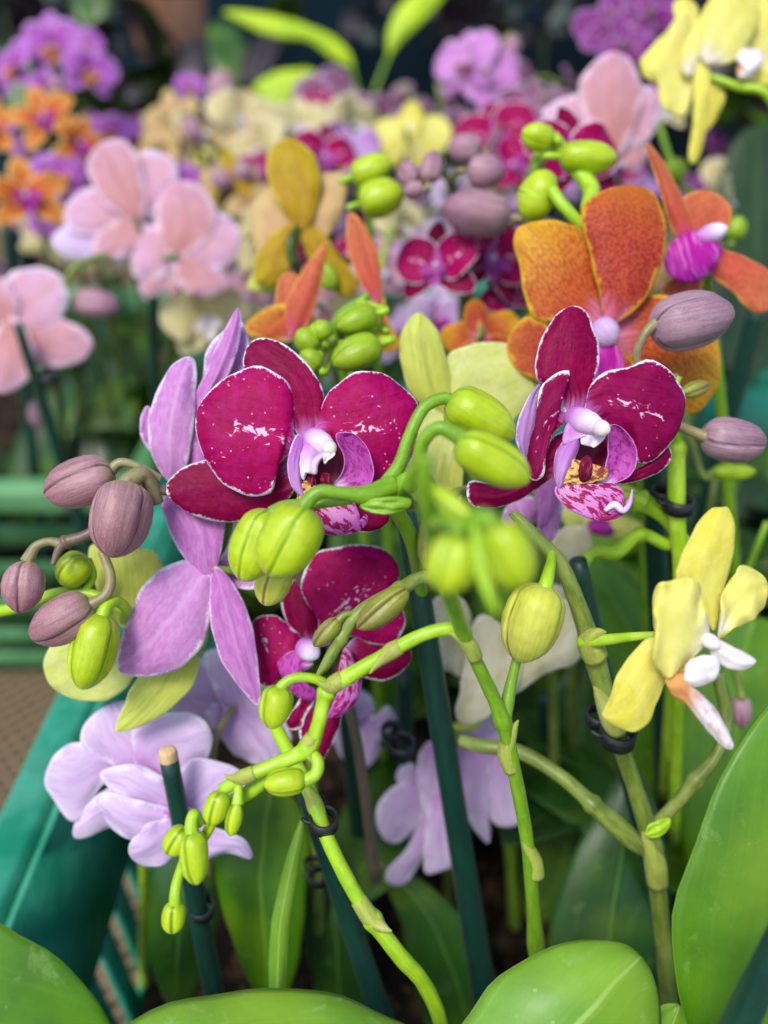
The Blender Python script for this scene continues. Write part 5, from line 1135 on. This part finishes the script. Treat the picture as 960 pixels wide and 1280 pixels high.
# bright green stem ends in the middle right
T = Thing('orchid_plant', 'curling bright green flower stalks between the right magenta bloom and the olive stem', 'orchid', P(830, 1000, .36), GS)
T.add('stem', ptube([(858, 680, .262, 8), (830, 645, .258, 10), (800, 626, .256, 12), (790, 622, .255, 7)], 12, nodes=(2,)), MT['stl'])
T.add('stem', ptube([(830, 1000, .36, 7), (845, 780, .29, 8), (855, 690, .264, 9), (830, 680, .262, 8), (800, 668, .26, 8), (770, 690, .257, 10), (740, 692, .255, 8), (718, 725, .255, 8)], 12, nodes=(4,)), MT['stl'])
T.add('bud', pblob(797, 622, .256, 765, 612, .256, 12, prof='fat'), MT['budl'])
# ------------------------------------------------------------------ crates, ground, back wall
def crate(label, x0, x1, y0, y1, z1, mat, group='plastic plant crates', taper=.015, slots=True, bars=False):
    """open topped tapered plastic crate with slotted walls and an outturned rim"""
    T = Thing('plant_crate', label, 'crate', ((x0+x1)/2, (y0+y1)/2, 0), group)
    t = .003
    def wall(ax, a0, a1, c, sgn):
        # wall runs along axis ax from a0 to a1 at coordinate c of the other axis; sgn = outward direction
        V = []; Fc = []
        def quadbox(s0, s1, z0, z1_, dp=0., th=t):
            n = len(V)
            for off in (dp, dp-th):
                for (s, z) in ((s0, z0), (s1, z0), (s1, z1_), (s0, z1_)):
                    k = c+sgn*(off-taper*(1-z/z1))
                    V.append((s, k, z) if ax == 0 else (k, s, z))
            for q in ((0, 1, 2, 3), (7, 6, 5, 4), (0, 4, 5, 1), (1, 5, 6, 2), (2, 6, 7, 3), (3, 7, 4, 0)):
                Fc.append(tuple(n+i for i in q))
        L = a1-a0
        top = z1*(.66 if not bars else .86)
        quadbox(a0, a1, top, z1)
        quadbox(a0, a1, .004, z1*.12)
        if bars:
            for z0, z2 in ((.70, .80), (.52, .62), (.34, .44), (.16, .26)):
                quadbox(a0, a1, z1*z0, z1*z2, 0)
            nb = max(2, int(L/.12))
            for i in range(nb+1):
                s = a0+L*i/nb
                quadbox(s-.008 if i else s, s+.008 if i < nb else s, z1*.121, z1*.859, -.0035)
        else:
            n = int(L/.021)
            for i in range(n+1):
                s = a0+L*i/n
                quadbox(max(a0, s-.0055), min(a1, s+.0055), z1*.1195, z1*.6605, -.0003)
            quadbox(a0, a1, z1*.34, z1*.38, .002)
        V = np.array(V); 
        return V, Fc, np.zeros((len(V), 3)), V*1000, [0]*len(Fc)
    for nm, a in (('side_wall', (1, y0, y1, x0, -1)), ('side_wall', (1, y0, y1, x1, 1)), ('end_wall', (0, x0, x1, y0, -1)), ('end_wall', (0, x0, x1, y1, 1))):
        T.add(nm, wall(*a), MT[mat])
    # rim: rounded lip all round
    w = .020
    prof = [(0, -.014), (0, .0), (.003, .0035), (w-.004, .0035), (w, 0), (w, -.016), (w-.003, -.016), (w-.003, -.002), (.003, -.002), (.003, -.014)]
    V = []; Fc = []
    rad = .02
    ring = []
    for (cx, cy, a0) in ((x1-rad, y1-rad, 0), (x0+rad, y1-rad, PI/2), (x0+rad, y0+rad, PI), (x1-rad, y0+rad, 1.5*PI)):
        for k in range(7):
            a = a0+PI/2*k/6; ring.append((cx, cy, math.cos(a), math.sin(a)))
    m = len(prof)
    for (cx, cy, ca, sa) in ring:
        for (o, z) in prof: V.append((cx+ca*(rad+o), cy+sa*(rad+o), z1+z))
    for i in range(len(ring)):
        j = (i+1) % len(ring)
        for k in range(m):
            k2 = (k+1) % m
            Fc.append((i*m+k, j*m+k, j*m+k2, i*m+k2))
    V = np.array(V)
    g = (V, Fc, np.zeros((len(V), 3)), V*1000, [0]*len(Fc))
    r = T.add('rim', g, MT[mat])
    md = r.modifiers.new('bev', 'BEVEL'); md.width = .0012; md.segments = 2; md.limit_method = 'ANGLE'
    T.add('crate_base', boxes([(x0+taper+.004, y0+taper+.004, .004, x1-taper-.004, y1-taper-.004, .008)]), MT[mat])
    return T
crate('teal plastic crate holding the front orchids, its slotted side at the lower left', -.130, .345, .05, .60, .235, 'crate')
crate('green barred crate beyond the teal one, at the left edge', -.66, -.185, .50, .95, .215, 'crateg', bars=True, taper=.03)
crate('teal crate at the back holding the far rows of orchids', -.16, .42, .70, 1.14, .185, 'crate')
def bark(x0, x1, y0, y1, z):
    nx, ny = 40, 40
    V = []; 
    for i in range(nx+1):
        for j in range(ny+1):
            V.append((x0+(x1-x0)*i/nx, y0+(y1-y0)*j/ny, z+RNG.uniform(-.006, .006)))
    Fc = [(i*(ny+1)+j, (i+1)*(ny+1)+j, (i+1)*(ny+1)+j+1, i*(ny+1)+j+1) for i in range(nx) for j in range(ny)]
    V = np.array(V)
    o = mk('bark_chips', (V, Fc, np.zeros((len(V), 3)), V*1000, [0]*len(Fc)), MT['bark'])
    tag(o, 'dark potting bark filling the crate under the plants', 'bark', kind='stuff')
bark(-.11, .325, .07, .58, .115); bark(-.64, -.205, .52, .93, .115); bark(-.13, .39, .72, 1.12, .115)
g = np.array([(-6, -2, 0), (6, -2, 0), (6, 10, 0), (-6, 10, 0)], float)
o = mk('ground', (g, [(0, 1, 2, 3)], np.zeros((4, 3)), g, [0]), MT['ground']); tag(o, 'brown woven mat covering the ground', 'ground', kind='structure')
o = mk('back_wall', boxes([(-3, 2.3, 0, 3, 2.4, 1.6)]), MT['wall']); tag(o, 'dark blue wall behind the plants', 'wall', kind='structure')
# terracotta pot on a stand, hanging baskets of dark foliage, bright leaved plant
A = P(216, 70, 1.15)
T = Thing('flower_pot', 'blurred terracotta pot at the top left, before the dark wall', 'pot', A)
r = .064
prof = [(.0, 0), (.70, 0), (.73, .01), (.86, .75), (.88, .76), (1.0, .78), (1.02, .80), (1.02, 1.06), (1.0, 1.08), (.92, 1.08), (.90, 1.05), (.88, .9), (0.0, .9)]
V = []; ns = 40
for (pr, pz) in prof:
    for k in range(ns): V.append(A+np.array([pr*r*math.cos(2*PI*k/ns), pr*r*math.sin(2*PI*k/ns), pz*r*1.6]))
Fc = [(i*ns+k, i*ns+(k+1) % ns, (i+1)*ns+(k+1) % ns, (i+1)*ns+k) for i in range(len(prof)-1) for k in range(ns)]
V = np.array(V); T.add('pot_body', (V, Fc, np.zeros((len(V), 3)), V*1000, [0]*len(Fc)), MT['terra'])
# pot stand
st = mk('plant_stand', join([boxes([(A[0]-.35, A[1]-.12, A[2]-.022, A[0]+.13, A[1]+.14, A[2]-.002)]), boxes([(A[0]-.34, A[1]-.11, 0, A[0]-.31, A[1]-.08, A[2]-.022), (A[0]+.09, A[1]-.11, 0, A[0]+.12, A[1]-.08, A[2]-.022), (A[0]-.34, A[1]+.1, 0, A[0]-.31, A[1]+.13, A[2]-.022), (A[0]+.09, A[1]+.1, 0, A[0]+.12, A[1]+.13, A[2]-.022)])]), MT['wall'])
tag(st, 'dark stand under the terracotta pot', 'stand')
def bush(label, c, n, L, W, mats, spread, name='foliage_plant', cat='plant', rise=(.3, .95), group=None):
    T = Thing(name, label, cat, c, group)
    gs = []
    for k in range(n):
        b = np.asarray(c)+np.array([RNG.normal()*spread[0], RNG.normal()*spread[1], abs(RNG.normal())*spread[2]])
        gs.append(leaf_geo(b, RNG.uniform(0, 2*PI), L*RNG.uniform(.7, 1.2), W*RNG.uniform(.7, 1.2), RNG.uniform(*rise), RNG.uniform(.3, 1.4), .2, nu=8, nv=4))
    for i, m in enumerate(mats):
        sub = gs[i::len(mats)]
        T.add('foliage', join(sub), MT[m])
    T.add('stem', tube([np.asarray(c)*np.array([1, 1, 0]), np.asarray(c)*np.array([1, 1, .5])+.0, np.asarray(c)+np.array([0, 0, spread[2]])], [.008, .006, .003], 8, 4), MT['std'])
    return T
FG = 'dark leafy plants before the back wall'
bush('silver grey leaved plant at the top left corner', P(15, 60, 1.2), 60, .06, .035, ['leafg', 'leafp'], (.06, .05, .06), group=FG)
bush('dark purple and grey leaved plant beside the terracotta pot', P(95, 70, 1.45), 90, .07, .03, ['leafp', 'leafg', 'leafp'], (.07, .05, .06), group=FG)
bush('dusky plant with pale leaf tips at the top centre', P(560, 60, 1.25), 70, .06, .028, ['leafp', 'leafg', 'leafp'], (.06, .05, .06), group=FG)
bush('dark leaved plant at the top right behind the plum orchids', P(680, 60, 1.4), 60, .07, .03, ['leafp', 'leafp', 'leafg'], (.10, .05, .06), group=FG)
bush('dark green plant behind the yellow spray at the right', P(930, 160, .9), 60, .09, .04, ['leafd', 'leafp'], (.06, .06, .06), group=FG)
bush('low dark plant in shade behind the pink orchids', P(110, 175, 1.0), 70, .09, .04, ['leafp', 'leafd'], (.12, .06, .04), group=FG)
T = Thing('foliage_plant', 'bright yellow green leaves against the dark wall at the top', 'plant', P(450, 260, .84))
T.add('leaf', patch([(440, 84), (415, 72), (385, 52), (350, 48), (318, 38), (290, 22), (279, 14), (310, 14), (345, 20), (380, 30), (415, 45), (436, 65)], 6, .80, thick=2, bow=-4, fold=4), MT['leafb'])
T.add('leaf', patch([(395, 92), (372, 122), (345, 134), (325, 124), (318, 108), (340, 92), (372, 86)], 4, .82, thick=2, bow=-4, fold=4), MT['leafb'])
T.add('leaf', patch([(486, 70), (485, 40), (498, 10), (530, -15), (562, -20), (545, 10), (520, 35), (500, 55)], 4, .80, thick=2, bow=-4, fold=4), MT['leafb'])
T.add('stem', ptube([(450, 260, .84, 3), (452, 150, .82, 2.6), (440, 84, .80, 2.2)], 8), MT['stg'])
T.add('stem', ptube([(452, 170, .82, 2.6), (470, 110, .80, 2.4), (486, 70, .80, 2.2)], 8), MT['stg'])
T.add('stem', ptube([(452, 190, .82, 2.6), (425, 130, .82, 2.4), (395, 92, .82, 2.2)], 8), MT['stg'])
# ------------------------------------------------------------------ light, camera, render
ELEV, AZ = 57., 212.
w = bpy.data.worlds.new('World'); SC.world = w; w.use_nodes = True
nt = w.node_tree; nt.nodes.clear()
sky = nt.nodes.new('ShaderNodeTexSky'); sky.sky_type = 'NISHITA'; sky.sun_disc = False
sky.sun_elevation = math.radians(ELEV); sky.sun_rotation = math.radians(AZ)
sky.dust_density = 1.5; sky.air_density = .9; sky.ozone_density = 1.0
bg = nt.nodes.new('ShaderNodeBackground'); bg.inputs[1].default_value = .135
ow = nt.nodes.new('ShaderNodeOutputWorld'); nt.links.new(sky.outputs[0], bg.inputs[0]); nt.links.new(bg.outputs[0], ow.inputs[0])
sd = bpy.data.lights.new('sun', 'SUN'); sd.energy = 1.5; sd.angle = math.radians(20); sd.color = (1, .97, .93)
so = bpy.data.objects.new('sun', sd); COL.objects.link(so)
az = math.radians(AZ); el = math.radians(ELEV)
dirv = Vector((math.sin(az)*math.cos(el), math.cos(az)*math.cos(el), math.sin(el)))
so.rotation_euler = dirv.to_track_quat('Z', 'Y').to_euler(); so.location = dirv*3
cd = bpy.data.cameras.new('camera'); co = bpy.data.objects.new('camera', cd); COL.objects.link(co)
co.location = CAM; co.rotation_euler = (PI/2-PITCH, 0, 0)
cd.sensor_fit = 'HORIZONTAL'; cd.sensor_width = 36; cd.lens = 36*F/960
cd.clip_start = .005; cd.clip_end = 100
cd.dof.use_dof = True; cd.dof.focus_distance = .218; cd.dof.aperture_fstop = cd.lens/6.0
SC.camera = co
SC.view_settings.view_transform = 'Standard'; SC.view_settings.look = 'None'; SC.view_settings.gamma = 1; SC.view_settings.exposure = .92
SC.render.engine = 'CYCLES'
SC.cycles.use_denoising = True
SC.cycles.max_bounces = 8; SC.cycles.transmission_bounces = 6
